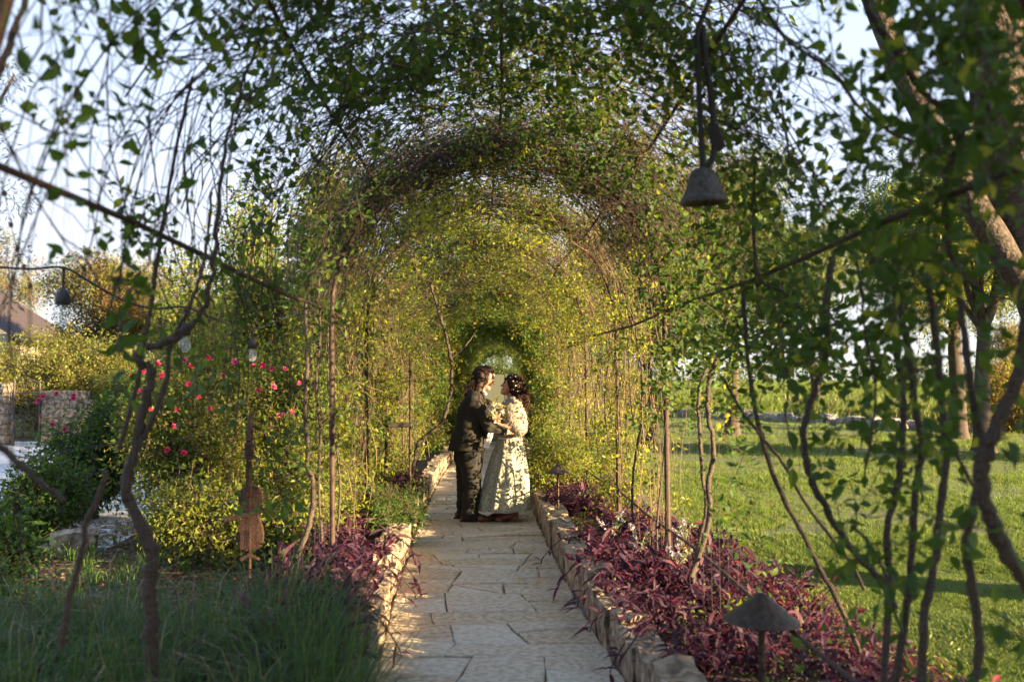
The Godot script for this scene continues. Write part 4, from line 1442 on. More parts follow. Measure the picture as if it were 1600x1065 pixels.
func right_garden() -> void:
	# blades over the lawn, denser where they show large
	var k := [tuft(9, 0.055, 0.0055, 0.05, 1.1, M.blade, M.blade_b), tuft(9, 0.065, 0.0055, 0.05, 1.1, M.blade_b, M.blade), tuft(8, 0.05, 0.006, 0.05, 1.2, M.blade, M.straw)]
	var where := []
	var patch := noise(0.35, 8, 3)
	for i in 60000:
		var d := 1.0 / lerpf(1.0 / 4.0, 1.0 / 46.0, rng.randf())
		var x0 := pc(d) + 2.2
		var x := rf(x0 - 0.3, maxf(x0 + 1.0, d * 0.56))
		if patch.get_noise_2d(x, d) < rf(-0.6, 0.0): continue
		where.append(Transform3D(Basis(Vector3.UP, rf(0, 6)).scaled(Vector3.ONE * (1.0 + patch.get_noise_2d(x + 50, d)) * rf(0.7, 1.3) * (1.0 if d < 12.0 else 1.0 + (d - 12.0) * 0.04)), Vector3(x, 0.0, -d)))
	var r := thing("lawn_grass", "short mown grass of the lawn right of the arbor", "grass")
	r.set_meta("kind", "stuff")
	deal("blade_mass", k, where, r)
	# the row of rough stones at the far side of the lawn
	var sw := thing("stone_edging", "long low row of grey stones across the far side of the lawn", "stone edging")
	var sn := noise(0.05, 19, 3)
	for i in 74:
		var t := i / 73.0
		var px := lerpf(985.0, 1640.0, t)
		var dd := lerpf(47.0, 31.0, clampf((px - 1000.0) / 500.0, 0.0, 1.0)) + rf(-0.3, 0.3)
		var s := rf(0.25, 0.5) * dd / 38.0
		var g := Geo.new()
		g.rock(Transform3D(Basis(Vector3.UP, rf(0, 3)), Vector3((px - 800.0) / 1553.0 * dd, s * 0.3, -dd)), Vector3(s * 1.4, s * 0.9, s), sn, rv(300), 3, 0.2, 0.4)
		put("stone", to_mesh([[g, M.grey_stone]]), sw)
	# trees
	var pk := [spray(0.45, 46, 0.12, 0.032, M.leaf_b, M.leaf_c, M.twig), spray(0.45, 46, 0.12, 0.032, M.leaf_c, M.lime, M.twig), spray(0.45, 42, 0.12, 0.034, M.leaf_b, M.leaf_a, M.twig)]
	var pecan := tree("leaning pecan tree whose thick grey trunk crosses the upper right corner", Vector3(4.35, 0, -7.0), [Vector3(0, -0.1, 0), Vector3(-0.12, 1.0, 0), Vector3(-0.62, 2.43, 0), Vector3(-1.02, 4.24, 0.1), Vector3(-1.35, 6.4, 0.2)], 0.31, Vector3(-0.6, 7.0, -0.5), Vector3(4.2, 2.6, 4.0), 1500, pk, 20)
	var lg := Geo.new()
	var lp := smooth([Vector3(-0.25, 1.5, 0), Vector3(-0.62, 2.0, 0.05), Vector3(-0.95, 2.5, 0.1), Vector3(-1.35, 3.2, 0.1), Vector3(-1.75, 4.1, 0.1), Vector3(-2.1, 5.2, 0.1)], 6)
	lg.tube(lp, taper(lp.size(), 0.12, 0.07, 0.04), 12)
	obj("limb", lg, M.bark, pecan)
	tree("lawn tree with a straight sunlit trunk at the right", Vector3(12.35, 0, -27.6), [Vector3.ZERO, Vector3(0.02, 1.3, 0), Vector3(-0.05, 2.8, 0), Vector3(0.1, 4.4, 0)], 0.25, Vector3(-0.2, 5.4, 0), Vector3(4.4, 2.7, 3.5), 1500, pk, 22)
	tree("slim young lawn tree in a ring of bare earth", Vector3(12.6, 0, -41.0), [Vector3.ZERO, Vector3(-0.1, 1.4, 0), Vector3(-0.35, 3.0, 0), Vector3(-0.5, 5.0, 0)], 0.19, Vector3(-0.6, 6.2, 0), Vector3(4.6, 2.9, 3.5), 1100, pk, 18)
	tree("broad sunlit tree behind the right side of the arbor", Vector3(6.4, 0, -29.0), [Vector3.ZERO, Vector3(0.05, 1.5, 0), Vector3(0.1, 3.2, 0)], 0.22, Vector3(0, 5.6, 0), Vector3(3.4, 3.2, 3.0), 1500, pk, 18)
	tree("tree close to the far end of the arbor on the right", Vector3(3.4, 0, -25.0), [Vector3.ZERO, Vector3(0.0, 1.5, 0), Vector3(-0.1, 3.0, 0)], 0.18, Vector3(0, 4.3, 0), Vector3(2.0, 2.4, 2.2), 1000, pk, 14)
	tree("tree with bright crown low behind the hanging vines", Vector3(10.4, 0, -22.0), [Vector3.ZERO, Vector3(0.0, 1.5, 0), Vector3(0.1, 3.2, 0)], 0.22, Vector3(0, 5.3, 0), Vector3(3.2, 2.5, 2.8), 1200, pk, 16)
	# trees out of view, placed to shade the near end and the lawn
	for s in [[15.0, 3.7, "unseen tree right of the camera, placed to shade the near arbor"], [14.5, 8.7, "unseen tree right and behind the camera, placed to shade the near arbor"], [23.0, -14.5, "unseen tree out of view on the right, placed to streak the lawn with shade"]]:
		tree(s[2], Vector3(s[0], 0, s[1]), [Vector3.ZERO, Vector3(0.1, 1.2, 0), Vector3(0, 2.6, 0)], 0.28, Vector3(0, 4.4, 0), Vector3(2.7, 3.0, 2.7), 1500, pk, 18)
	bush("golden_shrub", "golden sunlit shrub behind the straight lawn trunk", Vector3(15.6, 0, -30.5), Vector3(2.4, 1.3, 1.4), 900, [spray(0.3, 40, 0.08, 0.035, M.leaf_gold, M.leaf_c, M.twig), spray(0.3, 40, 0.08, 0.035, M.leaf_gold, M.leaf_rust, M.twig)], 9)
	bush("dark_bush", "round dark bush at the far lawn by the pale wall", Vector3(4.85, 0, -34.0), Vector3(0.6, 0.75, 0.6), 240, [spray(0.25, 40, 0.06, 0.03, M.leaf_a, M.leaf_a, M.twig_dark)], 5)
	bush("dark_bush", "olive bush behind the round dark one", Vector3(5.6, 0, -44.0), Vector3(1.4, 1.1, 0.9), 380, [spray(0.3, 40, 0.07, 0.03, M.olive, M.leaf_gold, M.twig)], 5)
	bush("garden_bush", "dark evergreen bush closing the view past the arbor's end", Vector3(-0.4, 0, -62.0), Vector3(3.0, 2.2, 1.5), 900, [spray(0.4, 44, 0.10, 0.05, M.leaf_a, M.leaf_b, M.twig), spray(0.4, 44, 0.10, 0.05, M.leaf_b, M.olive, M.twig)], 8)
	tree("dark tree standing behind the arbor's far end", Vector3(0.2, 0, -66.0), [Vector3.ZERO, Vector3(0, 2, 0), Vector3(0, 4, 0)], 0.25, Vector3(0, 5.5, 0), Vector3(4.0, 3.5, 3.0), 700, pk, 14)
	# tall grass and crops beyond the stones
	var tg := [tuft(40, 1.15, 0.03, 0.35, 0.8, M.blade, M.straw), tuft(40, 1.0, 0.03, 0.35, 0.9, M.blade_b, M.olive)]
	where = []
	for i in 46:
		where.append(Transform3D(Basis(Vector3.UP, rf(0, 6)).scaled(Vector3.ONE * rf(0.8, 1.2)), Vector3(rf(11.2, 18.0), 0, rf(-42.0, -38.5))))
	r = thing("tall_grass", "tall spiky grass behind the stone row", "grass")
	r.set_meta("kind", "stuff")
	deal("blade_mass", tg, where, r)
	var crop := [tuft(60, 1.0, 0.05, 0.9, 0.6, M.blade, M.blade_b)]
	where = []
	for i in 2600:
		var d := rf(54, 140)
		var x := rf(0.05, 0.62) * d
		var t := sqrt(maxf(0.0, (d - 52.0) / 200.0))
		where.append(Transform3D(Basis(Vector3.UP, rf(0, 6)).scaled(Vector3(1.4, rf(0.8, 1.1), 1.4)), Vector3(x, -0.35 + 1.9 * smoothstep(0.0, 1.0, t), -d)))
	r = thing("crop_rows", "green crop of the field beyond the lawn", "crop")
	r.set_meta("kind", "stuff")
	deal("blade_mass", crop, where, r)
	var far_k := [spray(1.6, 50, 0.5, 0.3, M.leaf_b, M.olive, M.twig), spray(1.6, 50, 0.5, 0.3, M.leaf_a, M.leaf_b, M.twig)]
	where = []
	for i in 420:
		where.append(frame(Vector3.UP, rdir(), Vector3(rf(-160, 190), rf(2.0, 6.5), rf(-250, -225)), rf(1.0, 2.0)))
	r = thing("treeline", "far treeline along the horizon behind the field", "treeline")
	r.set_meta("kind", "stuff")
	deal("tree_mass", far_k, where, r)


# ---------- the couple ----------
func hand(s: Sdf, wrist: Vector3, fwd: Vector3, palm_n: Vector3, curl: float, thumb_side: float) -> void:
	# palm, four fingers of unequal length bent about the palm's side, and a thumb from the palm's edge
	var f := fwd.normalized()
	var nn := (palm_n - f * palm_n.dot(f)).normalized()
	var ac := f.cross(nn)
	for i in 4:
		var o := ac * (i - 1.5) * 0.019
		s.cap(wrist + o * 0.6, wrist + f * 0.085 + o, 0.016, 0.013, 0.012)
	for i in 4:
		var o := ac * (i - 1.5) * 0.0205
		var len: float = [0.068, 0.078, 0.074, 0.058][i]
		var p := wrist + f * 0.088 + o
		var dir := f
		for k in 3:
			dir = (dir * cos(curl) + nn * sin(curl)).normalized()
			var q: Vector3 = p + dir * len * [0.45, 0.32, 0.25][k]
			s.cap(p, q, 0.0095 - 0.0008 * k, 0.0088 - 0.001 * k, 0.004)
			dir = (dir - nn * dir.dot(nn) * 0.0).normalized()
			nn = (nn - dir * nn.dot(dir)).normalized()
			p = q
		nn = (palm_n - f * palm_n.dot(f)).normalized()
	var t0 := wrist + f * 0.025 + ac * thumb_side * 0.026
	var t1 := t0 + (f * 0.6 + ac * thumb_side * 0.6 + nn * 0.35).normalized() * 0.04
	var t2 := t1 + (f * 0.9 + nn * 0.5).normalized() * 0.034
	s.cap(t0, t1, 0.014, 0.0105, 0.008)
	s.cap(t1, t2, 0.0105, 0.0085, 0.004)

func head(s: Sdf, c: Vector3, face: Vector3, up: Vector3, k: float) -> void:
	# skull, jaw, brow, nose, lips, chin and ears; face is the way it looks, k scales it
	var f := face.normalized()
	var u := (up - f * up.dot(f)).normalized()
	var r := f.cross(u)
	s.cap(c - f * 0.030 * k + u * 0.030 * k, c + f * 0.012 * k + u * 0.035 * k, 0.083 * k, 0.078 * k, 0.03)
	s.cap(c + f * 0.025 * k - u * 0.01 * k, c + f * 0.030 * k - u * 0.062 * k, 0.062 * k, 0.046 * k, 0.03)
	for e in [-1.0, 1.0]:
		s.cap(c + f * 0.030 * k + r * e * 0.035 * k - u * 0.022 * k, c + f * 0.03 * k + r * e * 0.03 * k - u * 0.04 * k, 0.036 * k, 0.03 * k, 0.02)
		s.cap(c + f * 0.079 * k + r * e * 0.012 * k + u * 0.021 * k, c + f * 0.066 * k + r * e * 0.045 * k + u * 0.018 * k, 0.012 * k, 0.010 * k, 0.01)
		s.cap(c - f * 0.012 * k + r * e * 0.078 * k + u * 0.012 * k, c - f * 0.006 * k + r * e * 0.076 * k - u * 0.028 * k, 0.013 * k, 0.009 * k, 0.006)
	s.cap(c + f * 0.083 * k + u * 0.014 * k, c + f * 0.106 * k - u * 0.022 * k, 0.009 * k, 0.0125 * k, 0.010)
	s.cap(c + f * 0.088 * k - u * 0.026 * k + r * 0.011 * k, c + f * 0.088 * k - u * 0.026 * k - r * 0.011 * k, 0.009 * k, 0.009 * k, 0.006)
	s.cap(c + f * 0.066 * k - u * 0.088 * k, c + f * 0.060 * k - u * 0.09 * k, 0.026 * k, 0.024 * k, 0.02)

func face_bits(o: Node3D, c: Vector3, face: Vector3, up: Vector3, k: float) -> void:
	var f := face.normalized()
	var u := (up - f * up.dot(f)).normalized()
	var r := f.cross(u)
	for e in [-1.0, 1.0]:
		var g := Geo.new()
		g.tube([c + f * 0.070 * k + r * e * 0.021 * k, c + f * 0.0765 * k + r * e * 0.031 * k + u * 0.003, c + f * 0.066 * k + r * e * 0.043 * k], [0.003, 0.0065, 0.003], 8)
		obj("eye", g, M.eye, o)
		g = Geo.new()
		g.tube([c + f * 0.090 * k + r * e * 0.014 * k + u * 0.026 * k, c + f * 0.086 * k + r * e * 0.032 * k + u * 0.031 * k, c + f * 0.072 * k + r * e * 0.050 * k + u * 0.025 * k], [0.003, 0.0045, 0.002], 6)
		obj("eyebrow", g, M.hair_dark, o)
	for v in [[-0.052, 0.0055], [-0.060, 0.0065]]:
		var g := Geo.new()
		g.tube([c + f * 0.078 * k + r * 0.024 * k + u * v[0] * k, c + f * 0.0895 * k + u * v[0] * k, c + f * 0.078 * k - r * 0.024 * k + u * v[0] * k], [0.002, v[1], 0.002], 8)
		obj("lip", g, M.lip, o)

func meshed(s: Sdf, called: String, m: Material, o: Node3D, wr: FastNoiseLite = null, amp := 0.0) -> MeshInstance3D:
	var g := Geo.new()
	s.into(g, wr, amp)
	return obj(called, g, m, o)

func couple() -> void:
	var cloth_n := noise(9.0, 77, 3)
	# ----- the man: long dark hair, dark suit, leaning over the woman -----
	var man := thing("person", "man in a dark brown suit with long dark hair, bending his head to the woman", "person")
	var hc := Vector3(-0.297, 1.589, -11.000)
	var look := Vector3(0.90, -0.28, 0.34)
	var up := Vector3(0.30, 0.95, 0.05)
	var s := Sdf.new(Vector3(-0.801, -0.223, -11.400), Vector3(0.205, 1.901, -10.600), 0.012)
	# one body: trunk, neck and limbs under the clothes, bare at head and hands
	s.cap(Vector3(-0.487, 0.820, -11.000), Vector3(-0.424, 1.242, -11.000), 0.10, 0.11)
	s.cap(Vector3(-0.405, 1.330, -10.860), Vector3(-0.415, 1.324, -11.140), 0.06, 0.06, 0.05)
	s.cap(Vector3(-0.403, 1.327, -11.000), Vector3(-0.340, 1.497, -11.000), 0.065, 0.055, 0.04)
	for e in [[Vector3(-0.468, 0.771, -10.900), Vector3(-0.446, 0.431, -10.890), Vector3(-0.460, 0.091, -10.890)], [Vector3(-0.505, 0.757, -11.100), Vector3(-0.520, 0.408, -11.120), Vector3(-0.541, 0.059, -11.130)]]:
		s.cap(e[0], e[1], 0.075, 0.055)
		s.cap(e[1], e[2], 0.055, 0.04)
	s.cap(Vector3(-0.395, 1.359, -10.790), Vector3(-0.241, 1.058, -10.720), 0.045, 0.036)
	s.cap(Vector3(-0.241, 1.058, -10.720), Vector3(-0.048, 1.016, -10.740), 0.036, 0.026)
	s.cap(Vector3(-0.404, 1.352, -11.210), Vector3(-0.202, 1.062, -11.260), 0.045, 0.036)
	s.cap(Vector3(-0.202, 1.062, -11.260), Vector3(-0.022, 1.035, -11.220), 0.036, 0.026)
	var g := Geo.new()
	s.into(g)
	var hs := Sdf.new(hc - Vector3.ONE * 0.17, hc + Vector3.ONE * 0.17, 0.0042)
	head(hs, hc, look, up, 1.06)
	hs.cap(hc - Vector3(0.05, 0.06, 0), hc - Vector3(0.06, 0.16, 0), 0.055, 0.058, 0.03)
	hs.into(g)
	hs = Sdf.new(Vector3(-0.105, 0.826, -10.900), Vector3(0.237, 1.255, -10.550), 0.0040)
	hand(hs, Vector3(-0.041, 1.016, -10.740), Vector3(0.95, 0.08, -0.12), Vector3(0.1, 0, -1), 0.22, 1.0)
	hs.into(g)
	obj("body", g, M.skin_man, man)
	face_bits(man, hc, look, up, 1.06)
	# jacket
	s = Sdf.new(Vector3(-0.826, 0.626, -11.500), Vector3(0.101, 1.593, -10.500), 0.0115)
	s.cap(Vector3(-0.441, 1.210, -10.900), Vector3(-0.482, 0.744, -10.890), 0.165, 0.165, 0.05)
	s.cap(Vector3(-0.449, 1.204, -11.100), Vector3(-0.492, 0.728, -11.110), 0.165, 0.165, 0.05)
	s.cap(Vector3(-0.393, 1.245, -10.920), Vector3(-0.420, 0.825, -10.920), 0.13, 0.14, 0.05)
	s.cap(Vector3(-0.406, 1.240, -11.080), Vector3(-0.434, 0.815, -11.080), 0.13, 0.14, 0.05)
	s.cap(Vector3(-0.424, 1.317, -10.820), Vector3(-0.438, 1.309, -11.180), 0.105, 0.105, 0.05)
	s.cap(Vector3(-0.413, 1.371, -10.900), Vector3(-0.403, 1.440, -11.000), 0.09, 0.075, 0.05)
	s.cap(Vector3(-0.546, 0.896, -10.900), Vector3(-0.574, 0.741, -10.920), 0.13, 0.14, 0.05)
	s.cap(Vector3(-0.556, 0.884, -11.100), Vector3(-0.583, 0.730, -11.080), 0.13, 0.14, 0.05)
	s.cut(Vector3(0, -1, 0), -(Vector3(-0.473, 0.799, -11.000)).y)
	s.cap(Vector3(-0.402, 1.359, -10.790), Vector3(-0.248, 1.058, -10.720), 0.082, 0.064, 0.035)
	s.cap(Vector3(-0.248, 1.058, -10.720), Vector3(-0.076, 1.016, -10.735), 0.064, 0.047, 0.02)
	s.cap(Vector3(-0.404, 1.352, -11.210), Vector3(-0.202, 1.062, -11.260), 0.08, 0.06, 0.03)
	s.cap(Vector3(-0.202, 1.062, -11.260), Vector3(-0.050, 1.035, -11.220), 0.06, 0.045, 0.02)
	var jk := meshed(s, "jacket", M.suit, man, cloth_n, 0.013)
	g = Geo.new()   # lapel edge, pocket flap and back vent as raised cloth
	g.tube(smooth([Vector3(-0.328, 1.448, -10.860), Vector3(-0.293, 1.351, -10.840), Vector3(-0.264, 1.212, -10.830)], 5), taper(11, 0.012, 0.008), 5)
	obj("lapel", g, M.suit, jk)
	g = Geo.new()
	g.box(Transform3D(Basis.from_euler(Vector3(0.0, 0.1, -0.08)), Vector3(-0.399, 0.921, -10.715)), Vector3(0.14, 0.035, 0.012), 0.004)
	obj("pocket_flap", g, M.suit, jk)
	g = Geo.new()   # shirt collar and cuff
	g.tube(smooth([Vector3(-0.379, 1.441, -10.920), Vector3(-0.303, 1.427, -10.950), Vector3(-0.290, 1.412, -11.000), Vector3(-0.313, 1.432, -11.060)], 4), taper(13, 0.016, 0.016), 6)
	obj("shirt_collar", g, M.white_cloth, man)
	g = Geo.new()
	g.tube([Vector3(-0.083, 1.016, -10.735), Vector3(-0.041, 1.014, -10.737)], [0.043, 0.036], 14)
	obj("shirt_cuff", g, M.white_cloth, man)
	# trousers
	s = Sdf.new(Vector3(-0.805, -0.158, -11.450), Vector3(-0.135, 0.917, -10.550), 0.0115)
	s.cap(Vector3(-0.456, 0.824, -10.930), Vector3(-0.462, 0.714, -10.920), 0.145, 0.135, 0.04)
	s.cap(Vector3(-0.490, 0.815, -11.080), Vector3(-0.498, 0.701, -11.090), 0.145, 0.135, 0.04)
	for e in [[Vector3(-0.455, 0.742, -10.910), Vector3(-0.432, 0.431, -10.890), Vector3(-0.460, 0.099, -10.885)], [Vector3(-0.505, 0.729, -11.090), Vector3(-0.513, 0.408, -11.120), Vector3(-0.534, 0.059, -11.135)]]:
		s.cap(e[0], e[1], 0.128, 0.094, 0.04)
		s.cap(e[1], e[2], 0.094, 0.083, 0.03)
		s.cap(e[2], e[2] + Vector3(0.03, -0.015, 0), 0.085, 0.08, 0.03)
	s.cut(Vector3(0, -1, 0), -0.045)
	meshed(s, "trousers", M.trousers, man, cloth_n, 0.016)
	for e in [[Vector3(-0.515, 0.051, -10.885), Vector3(-0.250, 0.040, -10.860)], [Vector3(-0.599, 0.016, -11.140), Vector3(-0.342, 0.016, -11.140)]]:
		s = Sdf.new(e[0] - Vector3(0.12, 0.1, 0.12), e[1] + Vector3(0.12, 0.16, 0.12), 0.007)
		var a := Vector3(e[0].x, 0.075, e[0].z)
		var b := Vector3(e[1].x - 0.03, 0.062, e[1].z)
		s.cap(a, a + Vector3(0.05, 0.015, 0), 0.042, 0.046, 0.03)
		s.cap(a + Vector3(0.05, 0.01, 0), b, 0.046, 0.034, 0.03)
		s.cap(b - Vector3(0.05, -0.004, 0.012), b - Vector3(0.05, -0.004, -0.012), 0.042, 0.042, 0.03)
		s.cut(Vector3(0, -1, 0), -0.040)
		var sh := meshed(s, "shoe", M.shoe_leather, man)
		g = Geo.new()
		g.box(Transform3D(Basis.IDENTITY, Vector3(a.x - 0.015, 0.0365, a.z)), Vector3(0.075, 0.022, 0.075), 0.004)
		g.box(Transform3D(Basis.IDENTITY, Vector3((a.x + b.x) * 0.5 + 0.02, 0.043, a.z)), Vector3((b - a).x + 0.09, 0.008, 0.084), 0.003)
		obj("sole", g, M.sole, sh)
	# hair: a cap with long locks down the back and the near shoulder
	var hn := noise(30.0, 5, 2)
	s = Sdf.new(hc - Vector3(0.24, 0.36, 0.20), hc + Vector3(0.16, 0.18, 0.20), 0.007)
	s.cap(hc + Vector3(-0.035, 0.045, 0), hc + Vector3(0.015, 0.060, 0), 0.100, 0.088, 0.03)
	s.cap(hc + Vector3(-0.06, 0.02, 0), hc + Vector3(-0.105, -0.16, 0), 0.088, 0.068, 0.04)
	s.cap(hc + Vector3(-0.06, 0.02, 0.05), hc + Vector3(-0.075, -0.19, 0.10), 0.05, 0.028, 0.04)
	s.cap(hc + Vector3(-0.055, 0.03, 0.070), hc + Vector3(-0.065, -0.13, 0.10), 0.030, 0.024, 0.03)
	s.cap(hc + Vector3(-0.10, -0.10, 0.03), hc + Vector3(-0.16, -0.27, 0.06), 0.07, 0.05, 0.04)
	s.cap(hc + Vector3(-0.05, -0.02, 0.07), hc + Vector3(-0.09, -0.26, 0.13), 0.045, 0.03, 0.04)
	var hair := meshed(s, "hair", M.hair_dark, man, hn, 0.005)
	g = Geo.new()
	for i in 150:
		var a := rf(-1.2, 1.2)
		var st := hc + Vector3(rf(-0.07, 0.02), 0.135 - absf(a) * 0.03, sin(a) * 0.06)
		var m1 := hc + Vector3(rf(-0.14, -0.035), 0.02, 0.098 * signf(a) * rf(0.6, 1.0))
		var en := hc + Vector3(rf(-0.23, -0.07), rf(-0.32, -0.14), rf(0.06, 0.15) * signf(a))
		g.tube(smooth([st, m1, en + Vector3(0, 0.08, 0), en], 4), taper(13, 0.003, 0.002), 4)
	tag(obj("hair_strands", g, M.hair_dark, hair), "", "", "", "stuff")

	# ----- the woman: curly dark hair with white flowers, patterned dress, pale wrap -----
	var wo := thing("person", "woman with curly dark hair in a sage patterned lace dress and pale wrap", "person")
	hc = Vector3(-0.014, 1.497, -11.000)
	look = Vector3(-0.92, 0.32, 0.18)
	up = Vector3(0.33, 0.94, 0.03)
	s = Sdf.new(Vector3(-0.474, -0.114, -11.400), Vector3(0.341, 1.798, -10.600), 0.012)
	s.cap(Vector3(-0.021, 0.820, -11.000), Vector3(-0.007, 1.207, -11.000), 0.10, 0.11)
	s.cap(Vector3(0.007, 1.274, -10.860), Vector3(0.007, 1.267, -11.140), 0.05, 0.05, 0.05)
	s.cap(Vector3(0.000, 1.271, -11.000), Vector3(-0.014, 1.405, -11.000), 0.055, 0.047, 0.03)
	for e in [[Vector3(-0.021, 0.769, -10.920), Vector3(-0.049, 0.430, -10.900), Vector3(-0.021, 0.108, -10.920)], [Vector3(-0.021, 0.758, -11.080), Vector3(-0.100, 0.410, -11.100), Vector3(-0.099, 0.085, -11.100)]]:
		s.cap(e[0], e[1], 0.08, 0.055)
		s.cap(e[1], e[2], 0.055, 0.036)
	s.cap(Vector3(0.021, 1.275, -10.840), Vector3(0.090, 1.035, -10.760), 0.046, 0.04)
	s.cap(Vector3(0.022, 1.267, -11.160), Vector3(-0.144, 1.237, -11.220), 0.044, 0.04)
	s.cap(Vector3(-0.144, 1.237, -11.220), Vector3(-0.288, 1.337, -11.220), 0.04, 0.03)
	s.cap(Vector3(0.090, 1.035, -10.760), Vector3(-0.131, 1.077, -10.740), 0.040, 0.027)
	g = Geo.new()
	s.into(g)
	hs = Sdf.new(hc - Vector3.ONE * 0.17, hc + Vector3.ONE * 0.17, 0.0042)
	head(hs, hc, look, up, 0.98)
	hs.cap(hc + Vector3(0.03, -0.06, 0), hc + Vector3(0.02, -0.16, 0), 0.047, 0.049, 0.03)
	hs.into(g)
	hs = Sdf.new(Vector3(-0.337, 0.893, -10.950), Vector3(-0.054, 1.255, -10.550), 0.0040)
	hand(hs, Vector3(-0.131, 1.077, -10.740), Vector3(-1.0, 0.10, 0.0), Vector3(0.05, 0.0, -1), 0.62, -1.0)
	hs.into(g)
	obj("body", g, M.skin_woman, wo)
	face_bits(wo, hc, look, up, 0.98)
	# bodice and skirt: one cloth with falling pleats and a scalloped hem
	g = Geo.new()
	var ax := [[Vector3(-0.014, 1.242, -11.000), 0.115, 0.15], [Vector3(-0.021, 1.137, -11.000), 0.135, 0.165], [Vector3(-0.021, 1.017, -11.000), 0.130, 0.15], [Vector3(-0.021, 0.947, -11.000), 0.128, 0.145], [Vector3(-0.028, 0.862, -11.000), 0.150, 0.17], [Vector3(-0.042, 0.714, -11.000), 0.190, 0.21], [Vector3(-0.063, 0.525, -11.000), 0.225, 0.245], [Vector3(-0.085, 0.329, -11.000), 0.255, 0.275], [Vector3(-0.102, 0.147, -11.000), 0.288, 0.30]]
	var n_r := 44
	var n_a := 150
	var base := g.v.size()
	for i in n_r + 1:
		var t := float(i) / n_r * (ax.size() - 1)
		var k := mini(int(t), ax.size() - 2)
		var fr := t - k
		var c: Vector3 = (ax[k][0] as Vector3).lerp(ax[k + 1][0], fr)
		var rx: float = lerpf(ax[k][1], ax[k + 1][1], fr)
		var rz: float = lerpf(ax[k][2], ax[k + 1][2], fr)
		var low := clampf((t - 3.2) / 4.8, 0.0, 1.0)
		for j in n_a + 1:
			var a := TAU * j / n_a
			var pl := low * (0.030 * sin(a * 11.0 + sin(a * 3.0) * 1.4) + 0.018 * sin(a * 7.0 + 1.0 + low * 1.5)) + 0.004 * sin(a * 23.0 + t * 3.0)
			var p := c + Vector3(cos(a) * (rx + pl), 0, sin(a) * (rz + pl))
			if i == n_r:
				p.y += 0.008 * sin(a * 60.0)
			g.v.append(p)
			g.uv.append(Vector2(float(j) / n_a * 7.0, t * 0.85))
			g.n.append(Vector3.ZERO)
	for i in n_r:
		for j in n_a:
			var p := base + i * (n_a + 1) + j
			var tr := [p, p + n_a + 2, p + 1, p, p + n_a + 1, p + n_a + 2]
			g.ix.append_array(tr)
			for q in [0, 3]:
				var nn := (g.v[tr[q + 2]] - g.v[tr[q]]).cross(g.v[tr[q + 1]] - g.v[tr[q]])
				for w in 3:
					g.n[tr[q + w]] += nn
	for i in g.n.size():
		var cc := g.v[i] - Vector3(hc.x - 0.05, g.v[i].y, hc.z)
		g.n[i] = g.n[i].normalized() * (1.0 if g.n[i].dot(cc) > 0 else -1.0)
	obj("dress", g, M.lace, wo)
	g = Geo.new()
	g.tube(smooth([Vector3(-0.147, 0.938, -10.900), Vector3(-0.070, 0.934, -10.845), Vector3(0.021, 0.940, -10.860), Vector3(0.098, 0.950, -10.930)], 4), taper(13, 0.010, 0.010), 6)
	obj("waist_sash", g, M.white_cloth, wo)
	# wrap: soft pile over the near shoulder and across the back
	s = Sdf.new(Vector3(-0.257, 0.849, -11.450), Vector3(0.257, 1.492, -10.500), 0.010)
	s.cap(Vector3(0.021, 1.281, -10.860), Vector3(0.062, 1.054, -10.800), 0.088, 0.098, 0.05)
	s.cap(Vector3(-0.035, 1.247, -10.850), Vector3(-0.014, 1.096, -10.800), 0.075, 0.07, 0.05)
	s.cap(Vector3(0.042, 1.285, -11.000), Vector3(0.057, 1.073, -11.000), 0.10, 0.11, 0.05)
	s.cap(Vector3(0.029, 1.274, -11.140), Vector3(0.036, 1.066, -11.160), 0.085, 0.09, 0.05)
	s.cap(Vector3(-0.056, 1.288, -10.880), Vector3(-0.098, 1.189, -10.900), 0.05, 0.04, 0.04)
	s.cap(Vector3(0.000, 1.336, -10.900), Vector3(0.042, 1.327, -11.000), 0.055, 0.06, 0.04)
	var wrap := meshed(s, "wrap", M.wrap, wo, noise(38.0, 3, 3), 0.030)
	g = Geo.new()
	var wm := Geo.new()
	s.into(wm)
	for i in 1500:
		var q: int = rng.randi() % wm.v.size()
		var p := wm.v[q]
		var nn := wm.n[q]
		g.leaf(p - nn * 0.004, (nn * 0.5 + rdir() * 0.8 + Vector3(0, -0.4, 0)).normalized(), rdir(), rf(0.018, 0.034), 0.008, 0.7)
	tag(obj("pile", g, M.wrap, wrap), "", "", "", "stuff")
	# shoes
	for e in [[Vector3(0.042, 0.090, -10.900), Vector3(-0.160, 0.072, -10.880)], [Vector3(-0.043, 0.066, -11.080), Vector3(-0.241, 0.055, -11.060)]]:
		s = Sdf.new(Vector3(e[1].x - 0.1, 0.0, e[0].z - 0.1), Vector3(e[0].x + 0.1, 0.22, e[0].z + 0.1), 0.0065)
		var a := Vector3(e[0].x, 0.115, e[0].z)
		var b := Vector3(e[1].x, 0.055, e[1].z)
		s.cap(a, a + Vector3(-0.07, -0.02, 0), 0.032, 0.034, 0.02)
		s.cap(a + Vector3(-0.07, -0.02, 0), b, 0.034, 0.026, 0.03)
		s.cap(b + Vector3(0.03, 0, 0.012), b + Vector3(0.03, 0, -0.012), 0.032, 0.032, 0.02)
		s.cut(Vector3(0, -1, 0), -0.034)
		var sh := meshed(s, "shoe", M.heel_leather, wo)
		g = Geo.new()
		g.box(Transform3D(Basis.IDENTITY, Vector3(a.x + 0.008, 0.062, a.z)), Vector3(0.042, 0.075, 0.042), 0.006)
		obj("heel", g, M.heel_leather, sh)
	# hair: dark volume with many curls, and small white flowers set in it
	s = Sdf.new(hc - Vector3(0.16, 0.34, 0.2), hc + Vector3(0.26, 0.18, 0.2), 0.008)
